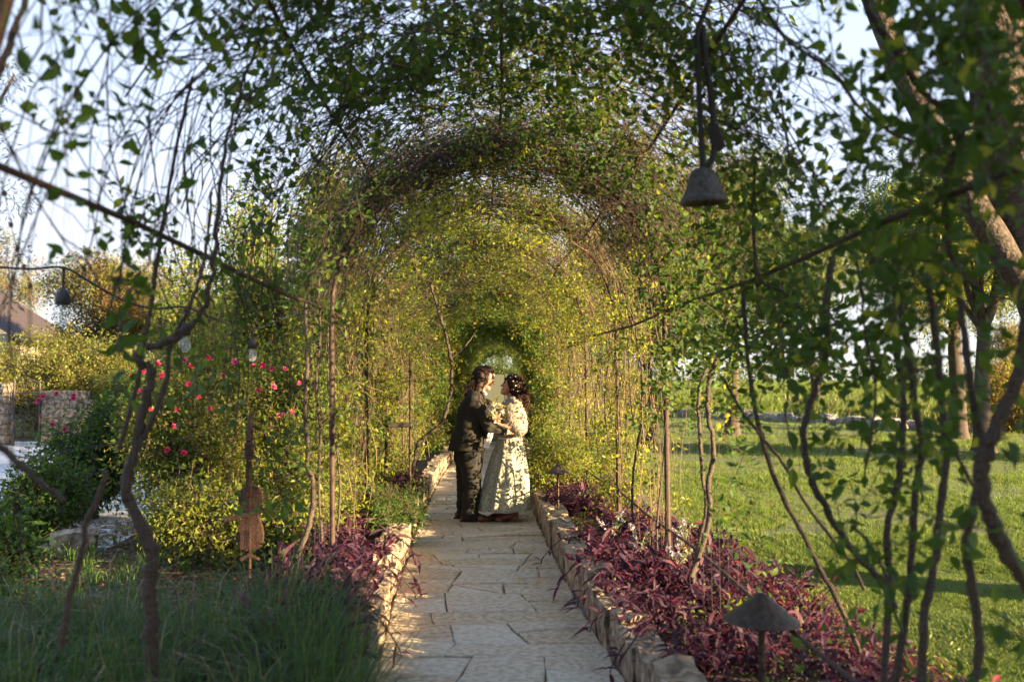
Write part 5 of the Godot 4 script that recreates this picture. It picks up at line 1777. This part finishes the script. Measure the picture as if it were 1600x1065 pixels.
	s.cap(hc + Vector3(0.025, 0.045, 0), hc + Vector3(0.05, 0.03, 0), 0.098, 0.1, 0.03)
	s.cap(hc + Vector3(0.07, 0.02, 0), hc + Vector3(0.11, -0.15, 0), 0.09, 0.075, 0.04)
	s.cap(hc + Vector3(0.06, 0.0, 0.06), hc + Vector3(0.10, -0.16, 0.10), 0.055, 0.045, 0.04)
	s.cap(hc + Vector3(0.11, -0.12, 0.02), hc + Vector3(0.145, -0.27, 0.03), 0.06, 0.03, 0.04)
	hair = meshed(s, "hair", M.hair_brown, wo, noise(26.0, 15, 2), 0.026)
	g = Geo.new()
	for i in 110:
		var a := rf(-1.4, 1.4)
		var st := hc + Vector3(rf(0.0, 0.10), rf(0.0, 0.12), sin(a) * 0.10)
		var en := hc + Vector3(rf(0.04, 0.20), rf(-0.30, -0.06), rf(-0.13, 0.15))
		var p := []
		var ph := rf(0, 6)
		for k in 22:
			var t := k / 21.0
			p.append(st.lerp(en, t) + Vector3(0.05 * sin(t * 3.1), 0, 0.03 * sin(t * 3.1)) + Vector3(cos(t * 22.0 + ph), 0, sin(t * 22.0 + ph)) * 0.013)
		g.tube(p, taper(22, 0.0055, 0.003), 4)
	tag(obj("curls", g, M.hair_brown, hair), "", "", "", "stuff")
	for q in [[0.02, 0.13, 0.06], [0.05, 0.11, 0.085], [0.0, 0.10, 0.09], [0.07, 0.06, 0.11], [0.03, 0.06, 0.11], [0.09, 0.09, 0.08], [0.10, 0.01, 0.12], [0.055, 0.01, 0.125], [-0.01, 0.13, 0.04], [0.08, -0.05, 0.14], [0.12, -0.03, 0.11], [0.03, -0.03, 0.125]]:
		g = Geo.new()
		for i in 5:
			var an := TAU * i / 5.0
			g.leaf(Vector3.ZERO, Vector3(cos(an), 0.3, sin(an)).normalized(), Vector3.UP, 0.013, 0.012, 0.2)
		var fl := put("hair_flower", to_mesh([[g, M.petal]]), hair)
		fl.transform = frame(Vector3(0.2, 0.3, 1) + rdir() * 0.3, Vector3.RIGHT, hc + Vector3(q[0], q[1], q[2]), 0.75)

	# ----- the bouquet in her hand -----
	var bq := thing("bouquet", "cream and peach rose bouquet with white ribbon held between the couple", "bouquet")
	var bc := Vector3(-0.171, 1.231, -10.660)
	g = Geo.new()
	g.tube(smooth([Vector3(-0.179, 1.167, -10.735), Vector3(-0.207, 1.071, -10.725), Vector3(-0.247, 0.948, -10.710), Vector3(-0.288, 0.853, -10.700)], 4), taper(13, 0.020, 0.028, 0.03), 12)
	obj("stem_wrap", g, M.ribbon, bq)
	g = Geo.new()
	for e in [-1.0, 1.0]:
		var p := smooth([Vector3(-0.213, 1.066, -10.690), Vector3(-0.240, 0.950, -10.680), Vector3(-0.274, 0.848, -10.675)], 5)
		for i in p.size() - 1:
			var o := Vector3(e * 0.012, 0, 0.002 * e)
			var w := Vector3(0.012, 0, 0)
			g.quad(p[i] + o - w, p[i + 1] + o * 1.5 - w, p[i + 1] + o * 1.5 + w, p[i] + o + w)
	obj("ribbon", g, M.ribbon, bq)
	var kinds := [M.petal, M.peach, M.cream]
	for i in 15:
		var q: Vector3 = rdir() * 0.085
		q.z = absf(q.z) * 0.7
		q.x *= 1.1
		g = Geo.new()
		for ring in 4:
			var cnt: int = [3, 4, 5, 6][ring]
			for k in cnt:
				var an := TAU * k / cnt + ring * 0.7
				var out := Vector3(cos(an), 1.4 - ring * 0.38, sin(an)).normalized()
				g.leaf(Vector3(0, -0.012, 0), out, (Vector3(cos(an), 0, sin(an)) * -1.0 + Vector3.UP * 0.4).normalized(), 0.028 + ring * 0.004, 0.026 + ring * 0.004, 0.1, 0.3)
		var fl := put("rose", to_mesh([[g, kinds[i % 3]]]), bq)
		fl.transform = frame((q + Vector3(0, 0.03, 0.05)).normalized(), rdir(), bc + q, rf(1.0, 1.5))
	g = Geo.new()
	for i in 60:
		var q := (rdir() + Vector3(0, 0.35, 0)).normalized()
		g.leaf(bc + q * rf(0.05, 0.10), (q + rdir() * 0.5).normalized(), (Vector3.UP + rdir() * 0.5).normalized(), rf(0.035, 0.06), 0.02, 0.4)
	for i in 9:
		var q := (rdir() + Vector3(0.1, 0.9, 0.1)).normalized()
		g.tube([bc + q * 0.05, bc + q * 0.12, bc + q * rf(0.15, 0.19)], [0.002, 0.0016, 0.001], 3)
		for k in 6:
			g.leaf(bc + q * rf(0.1, 0.18), (q + rdir()).normalized(), rdir(), 0.022, 0.010)
	tag(obj("greenery", g, M.leaf_c, bq), "", "", "", "stuff")


# ---------- garden furniture ----------
func lamp(label: String, at: Vector3, tall: float, rad: float, tilt: float) -> void:
	var o := thing("path_lamp", label, "path lamp", at)
	var g := Geo.new()
	g.tube([Vector3(0, -0.12, 0), Vector3(0.0, tall * 0.5, 0), Vector3(0, tall, 0)], [rad * 0.095, rad * 0.095, rad * 0.095], 14)
	obj("stem", g, M.bronze, o)
	g = Geo.new()
	var xf := Transform3D(Basis.from_euler(Vector3(tilt, 0, -tilt)), Vector3(0, tall, 0))
	g.lathe([Vector2(0.01, rad * 0.05), Vector2(rad * 0.9, -rad * 0.075), Vector2(rad * 0.985, -rad * 0.115), Vector2(rad, -rad * 0.11), Vector2(rad * 0.99, -rad * 0.075), Vector2(rad * 0.60, rad * 0.22), Vector2(rad * 0.24, rad * 0.50), Vector2(rad * 0.16, rad * 0.55), Vector2(rad * 0.12, rad * 0.60), Vector2(rad * 0.04, rad * 0.63), Vector2(0.0005, rad * 0.632)], 40, xf)
	obj("cap", g, M.bronze, o)
	g = Geo.new()
	g.lathe([Vector2(0.001, -rad * 0.26), Vector2(rad * 0.11, -rad * 0.25), Vector2(rad * 0.13, -rad * 0.05), Vector2(rad * 0.14, rad * 0.02)], 16, xf)
	obj("collar", g, M.bronze, o)

func furniture() -> void:
	lamp("near bronze path lamp with a wide conical cap over the purple plants", Vector3(1.068, 0.262, -4.300) * Vector3(1, 0, 1) + Vector3(0, 0.12, 0), 0.42, 0.163, 0.03)
	lamp("smaller bronze path lamp standing behind the right wall near the couple", Vector3(0.461, 0.216, -10.000) * Vector3(1, 0, 1) + Vector3(0, 0.18, 0), 0.47, 0.125, 0.02)
	# short steel bracket on the left side
	var o := thing("steel_bracket", "short dark steel bar bracket on a thin stake left of the man", "bracket", Vector3(-1.066, 0.461, -10.400))
	var g := Geo.new()
	g.box(Transform3D(Basis.IDENTITY, Vector3(-0.10, 0.64, 0)), Vector3(0.25, 0.05, 0.06), 0.006)
	obj("bar", g, M.steel_dark, o)
	g = Geo.new()
	g.tube([Vector3(0, -0.3, 0), Vector3(0.005, 0.5, 0), Vector3(0, 1.35, 0)], [0.014, 0.014, 0.012], 6)
	obj("stake", g, M.rust, o)
	# the bell on its strap
	var bell := thing("hanging_bell", "weathered brass bell hung from the right rod of the arbor on a dark strap", "bell", Vector3(0.780, 2.265, -4.000))
	g = Geo.new()
	var tb := Transform3D(Basis.from_euler(Vector3(0.04, 0, 0.05)), Vector3.ZERO)
	g.lathe([Vector2(0.078, 0.012), Vector2(0.086, -0.002), Vector2(0.096, 0.0), Vector2(0.0975, 0.008), Vector2(0.094, 0.020), Vector2(0.082, 0.042), Vector2(0.0785, 0.046), Vector2(0.0785, 0.050), Vector2(0.075, 0.054), Vector2(0.066, 0.080), Vector2(0.0595, 0.104), Vector2(0.0585, 0.110), Vector2(0.056, 0.114), Vector2(0.048, 0.128), Vector2(0.034, 0.140), Vector2(0.018, 0.146), Vector2(0.012, 0.148)], 48, tb)
	g.lathe([Vector2(0.012, 0.136), Vector2(0.03, 0.132), Vector2(0.05, 0.105), Vector2(0.066, 0.05), Vector2(0.078, 0.012)], 48, tb)
	obj("bell_body", g, M.brass, bell)
	g = Geo.new()
	g.tube([Vector3(0, 0.13, 0), Vector3(0.006, 0.03, 0), Vector3(0.006, 0.005, 0), Vector3(0.006, -0.012, 0)], [0.004, 0.004, 0.014, 0.008], 10)
	obj("clapper", g, M.steel_dark, bell)
	var bo: Vector3 = bell.position
	g = Geo.new()
	g.tube([Vector3(-0.005, 0.145, 0), Vector3(-0.012, 0.30, 0), Vector3(0.755, 2.943, -4.000) - bo], [0.014, 0.012, 0.011], 8)
	g.tube(smooth([Vector3(-0.005, 0.15, 0), Vector3(0.014, 0.158, 0), Vector3(0.036, 0.19, 0), Vector3(0.040, 0.26, 0), Vector3(0.036, 0.40, 0), Vector3(0.788, 2.864, -4.000) - bo, Vector3(0.779, 2.996, -4.000) - bo], 5), taper(31, 0.013, 0.013, 0.08), 8)
	obj("strap", g, M.leather_dark, bell)
	g = Geo.new()
	g.rock(Transform3D(Basis.from_euler(Vector3(0.2, 0, 0.3)), Vector3(0.05, 0.265, 0.005)), Vector3(0.05, 0.10, 0.03), noise(0.05, 2, 2), Vector3.ZERO, 3, 0.2, 0.5)
	obj("buckle_knot", g, M.leather_dark, bell)
	g = Geo.new()
	g.tube(smooth([Vector3(0.755, 2.938, -4.000) - bo, Vector3(0.764, 2.993, -3.990) - bo, Vector3(0.789, 3.059, -3.970) - bo, Vector3(0.806, 3.104, -3.950) - bo], 4), taper(13, 0.012, 0.010), 8)
	obj("hook", g, M.steel_dark, bell)
	# rusty garden stake cut as a violin with its bow
	var v := thing("violin_sculpture", "rusty metal garden stake shaped like a violin with a crossing bow", "sculpture", Vector3(-1.682, 0.307, -6.400))
	var out := PackedVector2Array()
	var half := [Vector2(0.0, 0.165), Vector2(0.045, 0.163), Vector2(0.080, 0.180), Vector2(0.096, 0.215), Vector2(0.098, 0.26), Vector2(0.088, 0.31), Vector2(0.072, 0.345), Vector2(0.060, 0.375), Vector2(0.058, 0.405), Vector2(0.068, 0.43), Vector2(0.084, 0.455), Vector2(0.090, 0.49), Vector2(0.082, 0.53), Vector2(0.060, 0.56), Vector2(0.028, 0.575), Vector2(0.0, 0.578)]
	for i in half.size(): half[i].x *= 0.86
	for p in half: out.append(p)
	for i in range(half.size() - 2, 0, -1): out.append(Vector2(-half[i].x, half[i].y))
	var body := CSGPolygon3D.new()
	body.polygon = out
	body.depth = 0.035
	body.position = Vector3(0, 0.0, -0.017)
	body.material = M.rust_art
	body.name = "violin_body"
	v.add_child(body, true)
	for e in [-1.0, 1.0]:
		var hole := CSGCylinder3D.new()
		hole.operation = CSGShape3D.OPERATION_SUBTRACTION
		hole.radius = 0.009
		hole.height = 0.2
		hole.sides = 12
		hole.rotation_degrees.x = 90
		hole.position = Vector3(e * 0.042, 0.40 + 0.02 * e, 0)
		hole.name = "sound_hole"
		body.add_child(hole, true)
	g = Geo.new()
	g.box(Transform3D(Basis.IDENTITY, Vector3(0, 0.62, 0.025)), Vector3(0.034, 0.46, 0.026), 0.005)
	g.box(Transform3D(Basis.IDENTITY, Vector3(0, 0.80, 0.02)), Vector3(0.055, 0.11, 0.045), 0.008)
	obj("neck", g, M.rust_art, v)
	g = Geo.new()
	g.box(Transform3D(Basis.IDENTITY, Vector3(0, 0.895, 0.02)), Vector3(0.042, 0.08, 0.04), 0.008)
	g.tube([Vector3(0, 0.92, 0.02), Vector3(0.004, 0.99, 0.01), Vector3(0.004, 1.04, 0.0)], [0.022, 0.020, 0.014], 8)
	obj("scroll", g, M.rust_art, v)
	g = Geo.new()
	for x in [-0.010, 0.0, 0.010]:
		g.tube([Vector3(x, 0.20, 0.045), Vector3(x, 0.50, 0.052), Vector3(x, 0.84, 0.044)], [0.0025, 0.0025, 0.0025], 5)
	g.box(Transform3D(Basis.IDENTITY, Vector3(0, 0.235, 0.032)), Vector3(0.04, 0.12, 0.022), 0.004)
	obj("tailpiece", g, M.rust_art, v)
	g = Geo.new()
	g.box(Transform3D(Basis.from_euler(Vector3(0, 0.15, 0.24)), Vector3(0.02, 0.405, 0.075)), Vector3(0.33, 0.028, 0.018), 0.005)
	obj("bow", g, M.rust_art, v)
	g = Geo.new()
	g.tube([Vector3(0, -0.12, -0.02), Vector3(0, 0.3, -0.026), Vector3(0, 0.9, -0.02)], [0.010, 0.010, 0.008], 8)
	g.tube([Vector3(-0.06, 0.10, -0.026), Vector3(0, 0.13, -0.026), Vector3(0.06, 0.10, -0.026)], [0.012, 0.016, 0.012], 8)
	obj("stake", g, M.rust_art, v)
	# festoon lights along the open left side
	var st := thing("string_lights", "dark outdoor light string with clear bulbs hung along the arbor's left side", "string lights")
	g = Geo.new()
	var path := smooth([Vector3(-2.391, 2.056, -4.300), Vector3(-2.112, 2.034, -4.300), Vector3(-1.997, 2.051, -4.400), Vector3(-2.004, 2.019, -4.700), Vector3(-1.969, 1.959, -5.000), Vector3(-1.915, 1.936, -5.300), Vector3(-1.843, 1.966, -5.600), Vector3(-1.840, 1.931, -6.200), Vector3(-1.832, 1.914, -7.000), Vector3(-1.718, 2.016, -7.400), Vector3(-1.549, 2.148, -8.000)], 6)
	g.tube(path, taper(path.size(), 0.006, 0.006), 6)
	obj("cable", g, M.cable, st)
	for q in [[Vector3(-1.994, 2.057, -4.400), 0.10, 1.0], [Vector3(-1.847, 1.958, -5.600), 0.08, 1.0], [Vector3(-1.832, 1.914, -7.000), 0.06, 1.0]]:
		var at: Vector3 = q[0] - Vector3(0, q[1], 0)
		g = Geo.new()
		g.tube([q[0], q[0] - Vector3(0, q[1] * 0.5, 0), at], [0.007, 0.005, 0.005], 6)
		g.lathe([Vector2(0.026, -0.072), Vector2(0.033, -0.070), Vector2(0.034, -0.045), Vector2(0.026, -0.018), Vector2(0.012, 0.0), Vector2(0.004, 0.004)], 18, Transform3D(Basis.IDENTITY, at))
		var so := obj("socket", g, M.cable, st)
		g = Geo.new()
		g.lathe([Vector2(0.001, -0.165), Vector2(0.014, -0.163), Vector2(0.024, -0.155), Vector2(0.032, -0.135), Vector2(0.032, -0.110), Vector2(0.024, -0.085), Vector2(0.016, -0.070)], 22, Transform3D(Basis.IDENTITY, at))
		obj("bulb", g, M.bulb_glass, so)
		g = Geo.new()
		for k in 3:
			var an := k * 2.1
			g.tube([at + Vector3(0, -0.075, 0), at + Vector3(cos(an) * 0.014, -0.10, sin(an) * 0.014), at + Vector3(cos(an) * 0.010, -0.14, sin(an) * 0.010)], [0.0016, 0.001, 0.001], 4)
		obj("filament", g, M.straw, so)
	# a cord strung with small wooden beads in the far left
	var bs := thing("bead_cord", "thin cord strung with small brown beads at the far left", "bead cord")
	var bp := smooth([Vector3(-1.889, 2.353, -3.600), Vector3(-1.859, 2.258, -3.600), Vector3(-1.833, 2.141, -3.600), Vector3(-1.808, 2.047, -3.600), Vector3(-1.783, 1.977, -3.600), Vector3(-1.758, 1.907, -3.600), Vector3(-1.739, 1.856, -3.600)], 4)
	g = Geo.new()
	g.tube(bp, taper(bp.size(), 0.0016, 0.0016), 4)
	obj("cord", g, M.twig, bs)
	for i in [5, 9, 13, 17, 21]:
		g = Geo.new()
		g.tube([bp[i] + Vector3(0, 0.011, 0), bp[i] + Vector3(0, 0.006, 0), bp[i] - Vector3(0, 0.006, 0), bp[i] - Vector3(0, 0.011, 0)], [0.003, 0.008, 0.009, 0.004], 8)
		obj("bead", g, M.bead, bs)
	# iron gate and the stone wall that it hangs from
	var gt := thing("iron_gate", "narrow arched wrought iron gate beside the pale stone wall", "gate", Vector3(-12.111, 0.033, -24.200) * Vector3(1, 0, 1))
	var gw := 0.62
	for x in [0.0, gw]:
		g = Geo.new()
		g.tube([Vector3(x, 0, 0), Vector3(x, 0.8, 0), Vector3(x, 1.62 - x * 0.12, 0)], [0.03, 0.03, 0.03], 6)
		obj("upright", g, M.steel_dark, gt)
	for y in [0.15, 1.30, 1.60]:
		g = Geo.new()
		g.tube(smooth([Vector3(0, y, 0), Vector3(gw * 0.4, y + (0.05 if y > 1.5 else 0.0), 0), Vector3(gw, y - (0.06 if y > 1.5 else 0.0), 0)], 4), taper(9, 0.018, 0.018), 6)
		obj("rail", g, M.steel_dark, gt)
	for k in 5:
		g = Geo.new()
		var x := gw * (k + 1) / 6.0
		var sgn := 1.0 if k % 2 else -1.0
		g.tube(smooth([Vector3(x, 0.15, 0), Vector3(x + sgn * 0.07, 0.5, 0), Vector3(x - sgn * 0.05, 0.9, 0), Vector3(x + sgn * 0.04, 1.3, 0), Vector3(x, 1.55, 0)], 4), taper(17, 0.012, 0.010), 5)
		obj("scroll_bar", g, M.steel_dark, gt)
	var wl := thing("stone_wall", "pale cut stone garden wall at the far left edge behind the gate", "wall", Vector3(-12.343, 0.024, -24.600) * Vector3(1, 0, 1))
	var wn := noise(0.05, 29, 2)
	for side in [0, 1]:
		for row in 6:
			var x: float = 0.0 if side == 0 else 0.72
			var lim := 2.4 if side == 0 else 1.6
			while x < lim:
				var len := rf(0.32, 0.6)
				g = Geo.new()
				var px: float = -x - len * 0.5 - 0.03 if side == 0 else x + len * 0.5 + 0.06
				g.rock(Transform3D(Basis.IDENTITY, Vector3(px, 0.14 + row * (0.255 if side == 0 else 0.22), 0)), Vector3(len - 0.012, 0.245 if side == 0 else 0.21, 0.32), wn, rv(200), 3, 0.06, 0.1)
				put("stone", to_mesh([[g, M.wall_stone[(row + int(x * 7)) % 3]]]), wl)
				x += len
	# house with a ribbed metal roof
	var hs := thing("house", "low house with a grey ribbed metal roof far behind the garden", "house", Vector3(-22.5, 0, -40))
	g = Geo.new()
	g.box(Transform3D(Basis.IDENTITY, Vector3(0, 1.7, 0)), Vector3(7.0, 3.4, 5.0), 0.02)
	obj("wall", g, M.wall_paint, hs)
	for e in [-1.0, 1.0]:
		g = Geo.new()
		var xf := Transform3D(Basis(Vector3(0, 0, 1), -e * 0.55), Vector3(e * 2.05, 4.38, 0))
		g.box(xf, Vector3(4.9, 0.06, 5.8), 0.01)
		for k in 24:
			g.box(xf * Transform3D(Basis.IDENTITY, Vector3(0, 0.05, -2.8 + k * 0.243)), Vector3(4.9, 0.04, 0.05), 0.008)
		obj("roof", g, M.roof_metal, hs)
	# boulder at the drive's edge
	var bl := Geo.new()
	bl.rock(Transform3D(Basis(Vector3.UP, 0.4), Vector3(0, 0.09, 0)), Vector3(0.36, 0.25, 0.30), wn, Vector3(9, 4, 2), 5, 0.22, 0.6)
	var bo2 := obj("boulder", bl, M.wall_stone[0], self)
	bo2.position = Vector3(-3.921, 0.023, -9.000) * Vector3(1, 0, 1)
	tag(bo2, "rounded sunlit limestone boulder at the corner of the drive", "boulder")
	# pale things far off
	g = Geo.new()
	g.box(Transform3D(Basis.IDENTITY, Vector3(0, 1.0, 0)), Vector3(1.9, 2.0, 0.2), 0.02)
	var pd := thing("garden_door", "pale grey door panel closing the far end of the arbor", "door", Vector3(-1.343, 0.052, -55.000) * Vector3(1, 0, 1))
	obj("panel", g, M.pale_paint, pd)
	g = Geo.new()
	for x in [-1.02, 1.02]:
		g.box(Transform3D(Basis.IDENTITY, Vector3(x, 1.02, 0)), Vector3(0.12, 2.04, 0.26), 0.02)
	obj("frame", g, M.pale_paint, pd)
	var pw := thing("shed", "pale shed wall glimpsed across the lawn past the right post", "shed", Vector3(5.2, 0, -48))
	g = Geo.new()
	g.box(Transform3D(Basis.IDENTITY, Vector3(0, 1.0, 0)), Vector3(2.2, 2.0, 1.8), 0.02)
	obj("wall", g, M.pale_paint, pw)
	g = Geo.new()
	g.box(Transform3D(Basis(Vector3(1, 0, 0), 0.12), Vector3(0, 2.1, 0)), Vector3(2.5, 0.08, 2.2), 0.02)
	obj("roof", g, M.roof_metal, pw)


func lace_texture(size: int, seed_: int) -> ImageTexture:
	# sage floral sprigs embroidered on pale net
	var r := RandomNumberGenerator.new()
	r.seed = seed_
	var im := Image.create(size, size, false, Image.FORMAT_RGB8)
	im.fill(Color(0.90, 0.885, 0.84))
	var dot := func(c: Vector2, dir: float, a: float, b: float, col: Color) -> void:
		var m := int(maxf(a, b)) + 1
		for y in range(-m, m + 1):
			for x in range(-m, m + 1):
				var q := Vector2(x, y).rotated(-dir)
				if (q.x / a) * (q.x / a) + (q.y / b) * (q.y / b) <= 1.0:
					im.set_pixel(posmod(int(c.x) + x, size), posmod(int(c.y) + y, size), col)
	for i in 1500:
		dot.call(Vector2(r.randf(), r.randf()) * size, 0.0, 1.0, 1.0, Color(0.80, 0.80, 0.74))
	var greens := [Color(0.60, 0.63, 0.53), Color(0.68, 0.69, 0.60), Color(0.75, 0.75, 0.67), Color(0.56, 0.60, 0.50)]
	for i in 230:
		var c := Vector2(r.randf(), r.randf()) * size
		var an := r.randf() * TAU
		for k in r.randi_range(5, 9):
			var p := c + Vector2(cos(an), sin(an)) * k * 7.0
			an += r.randf_range(-0.35, 0.35)
			dot.call(p, an, 4.0, 1.2, greens[0])
			dot.call(p + Vector2(cos(an + 1.2), sin(an + 1.2)) * 5.0, an + 0.9, 5.0, 2.2, greens[r.randi() % 4])
			dot.call(p + Vector2(cos(an - 1.2), sin(an - 1.2)) * 5.0, an - 0.9, 5.0, 2.2, greens[r.randi() % 4])
		for k in 5:
			dot.call(c + Vector2(cos(k * 1.257), sin(k * 1.257)) * 6.0, k * 1.257, 5.0, 3.4, Color(0.86, 0.85, 0.81) if i % 2 else greens[2])
	return ImageTexture.create_from_image(im)

func more_materials() -> void:
	M.field = grained([Vector3(0.06, 0.08, 0.025), Vector3(0.09, 0.11, 0.035), Vector3(0.12, 0.12, 0.045)], 0.03, 101, 0.1, 0.95, 2.0)
	M.leaf_yellow = mat(0.45, 0.30, 0.03, 0.6, Vector3(0.2, 0.14, 0.02))
	M.lime = mat(0.11, 0.12, 0.02, 0.5, Vector3(0.30, 0.33, 0.03))
	M.lilac = mat(0.34, 0.29, 0.38, 0.7, Vector3(0.2, 0.17, 0.2))
	M.cedar = mat(0.07, 0.10, 0.09, 0.7, Vector3(0.08, 0.10, 0.08))
	M.pink_a = mat(0.55, 0.03, 0.13, 0.6, Vector3(0.4, 0.03, 0.10))
	M.pink_b = mat(0.60, 0.10, 0.25, 0.6, Vector3(0.4, 0.08, 0.18))
	M.grey_stone = grained([Vector3(0.16, 0.14, 0.13), Vector3(0.30, 0.27, 0.25), Vector3(0.42, 0.39, 0.37)], 0.03, 111, 0.6, 0.9, 3.0, 0.03)
	M.skin_man = mat(0.46, 0.25, 0.17, 0.5)
	M.skin_woman = mat(0.42, 0.22, 0.15, 0.5)
	for m in [M.skin_man, M.skin_woman]:
		m.subsurf_scatter_enabled = true
		m.subsurf_scatter_strength = 0.12
	M.lip = mat(0.32, 0.09, 0.08, 0.45)
	M.eye = mat(0.03, 0.02, 0.015, 0.2)
	M.hair_dark = mat(0.026, 0.014, 0.009, 0.6, Vector3.ZERO, 0.3)
	M.hair_brown = mat(0.035, 0.016, 0.010, 0.6, Vector3.ZERO, 0.3)
	M.suit = grained([Vector3(0.013, 0.010, 0.007), Vector3(0.017, 0.0135, 0.009), Vector3(0.021, 0.017, 0.012)], 0.2, 121, 4.0, 0.85, 0.06, 0.3, false)
	M.trousers = grained([Vector3(0.008, 0.0075, 0.006), Vector3(0.010, 0.009, 0.0075), Vector3(0.012, 0.011, 0.009)], 0.2, 131, 4.0, 0.85, 0.06, 0.3, false)
	M.white_cloth = mat(0.72, 0.71, 0.68, 0.8)
	M.ribbon = mat(0.78, 0.76, 0.72, 0.5)
	M.shoe_leather = mat(0.10, 0.042, 0.020, 0.35)
	M.heel_leather = mat(0.22, 0.085, 0.055, 0.45)
	M.sole = mat(0.03, 0.02, 0.014, 0.7)
	var lc := StandardMaterial3D.new()
	lc.albedo_texture = lace_texture(512, 3)
	lc.albedo_color = Color(0.75, 0.755, 0.735)
	lc.roughness = 0.85
	lc.heightmap_enabled = true
	lc.heightmap_texture = ntex(0.09, 141, [], 3)
	lc.heightmap_scale = 0.25
	lc.cull_mode = BaseMaterial3D.CULL_DISABLED
	M.lace = lc
	M.wrap = mat(0.33, 0.30, 0.25, 0.9, Vector3(0.3, 0.28, 0.22))
	M.petal = mat(0.78, 0.74, 0.66, 0.6, Vector3(0.3, 0.28, 0.24))
	M.cream = mat(0.72, 0.60, 0.42, 0.6, Vector3(0.3, 0.24, 0.16))
	M.peach = mat(0.68, 0.42, 0.24, 0.6, Vector3(0.3, 0.18, 0.10))
	M.bronze = grained([Vector3(0.030, 0.021, 0.015), Vector3(0.055, 0.038, 0.028), Vector3(0.085, 0.062, 0.046)], 0.02, 151, 3.0, 0.5, 0.05, 0.1, false)
	M.bronze.metallic = 0.5
	M.brass = grained([Vector3(0.04, 0.033, 0.025), Vector3(0.08, 0.067, 0.052), Vector3(0.13, 0.112, 0.088)], 0.02, 161, 4.0, 0.55, 0.08, 0.08, false)
	M.brass.metallic = 0.45
	M.leather_dark = mat(0.022, 0.017, 0.014, 0.7)
	M.cable = mat(0.012, 0.012, 0.013, 0.5)
	M.bead = mat(0.12, 0.055, 0.035, 0.5)
	M.wall_paint = mat(0.42, 0.38, 0.32, 0.9)
	M.pale_paint = mat(0.065, 0.072, 0.05, 0.8)
	M.roof_metal = mat(0.11, 0.09, 0.09, 0.45)
	M.roof_metal.metallic = 0.4
	var gl := StandardMaterial3D.new()
	gl.transparency = BaseMaterial3D.TRANSPARENCY_ALPHA
	gl.albedo_color = Color(0.95, 0.97, 1.0, 0.14)
	gl.roughness = 0.03
	M.bulb_glass = gl
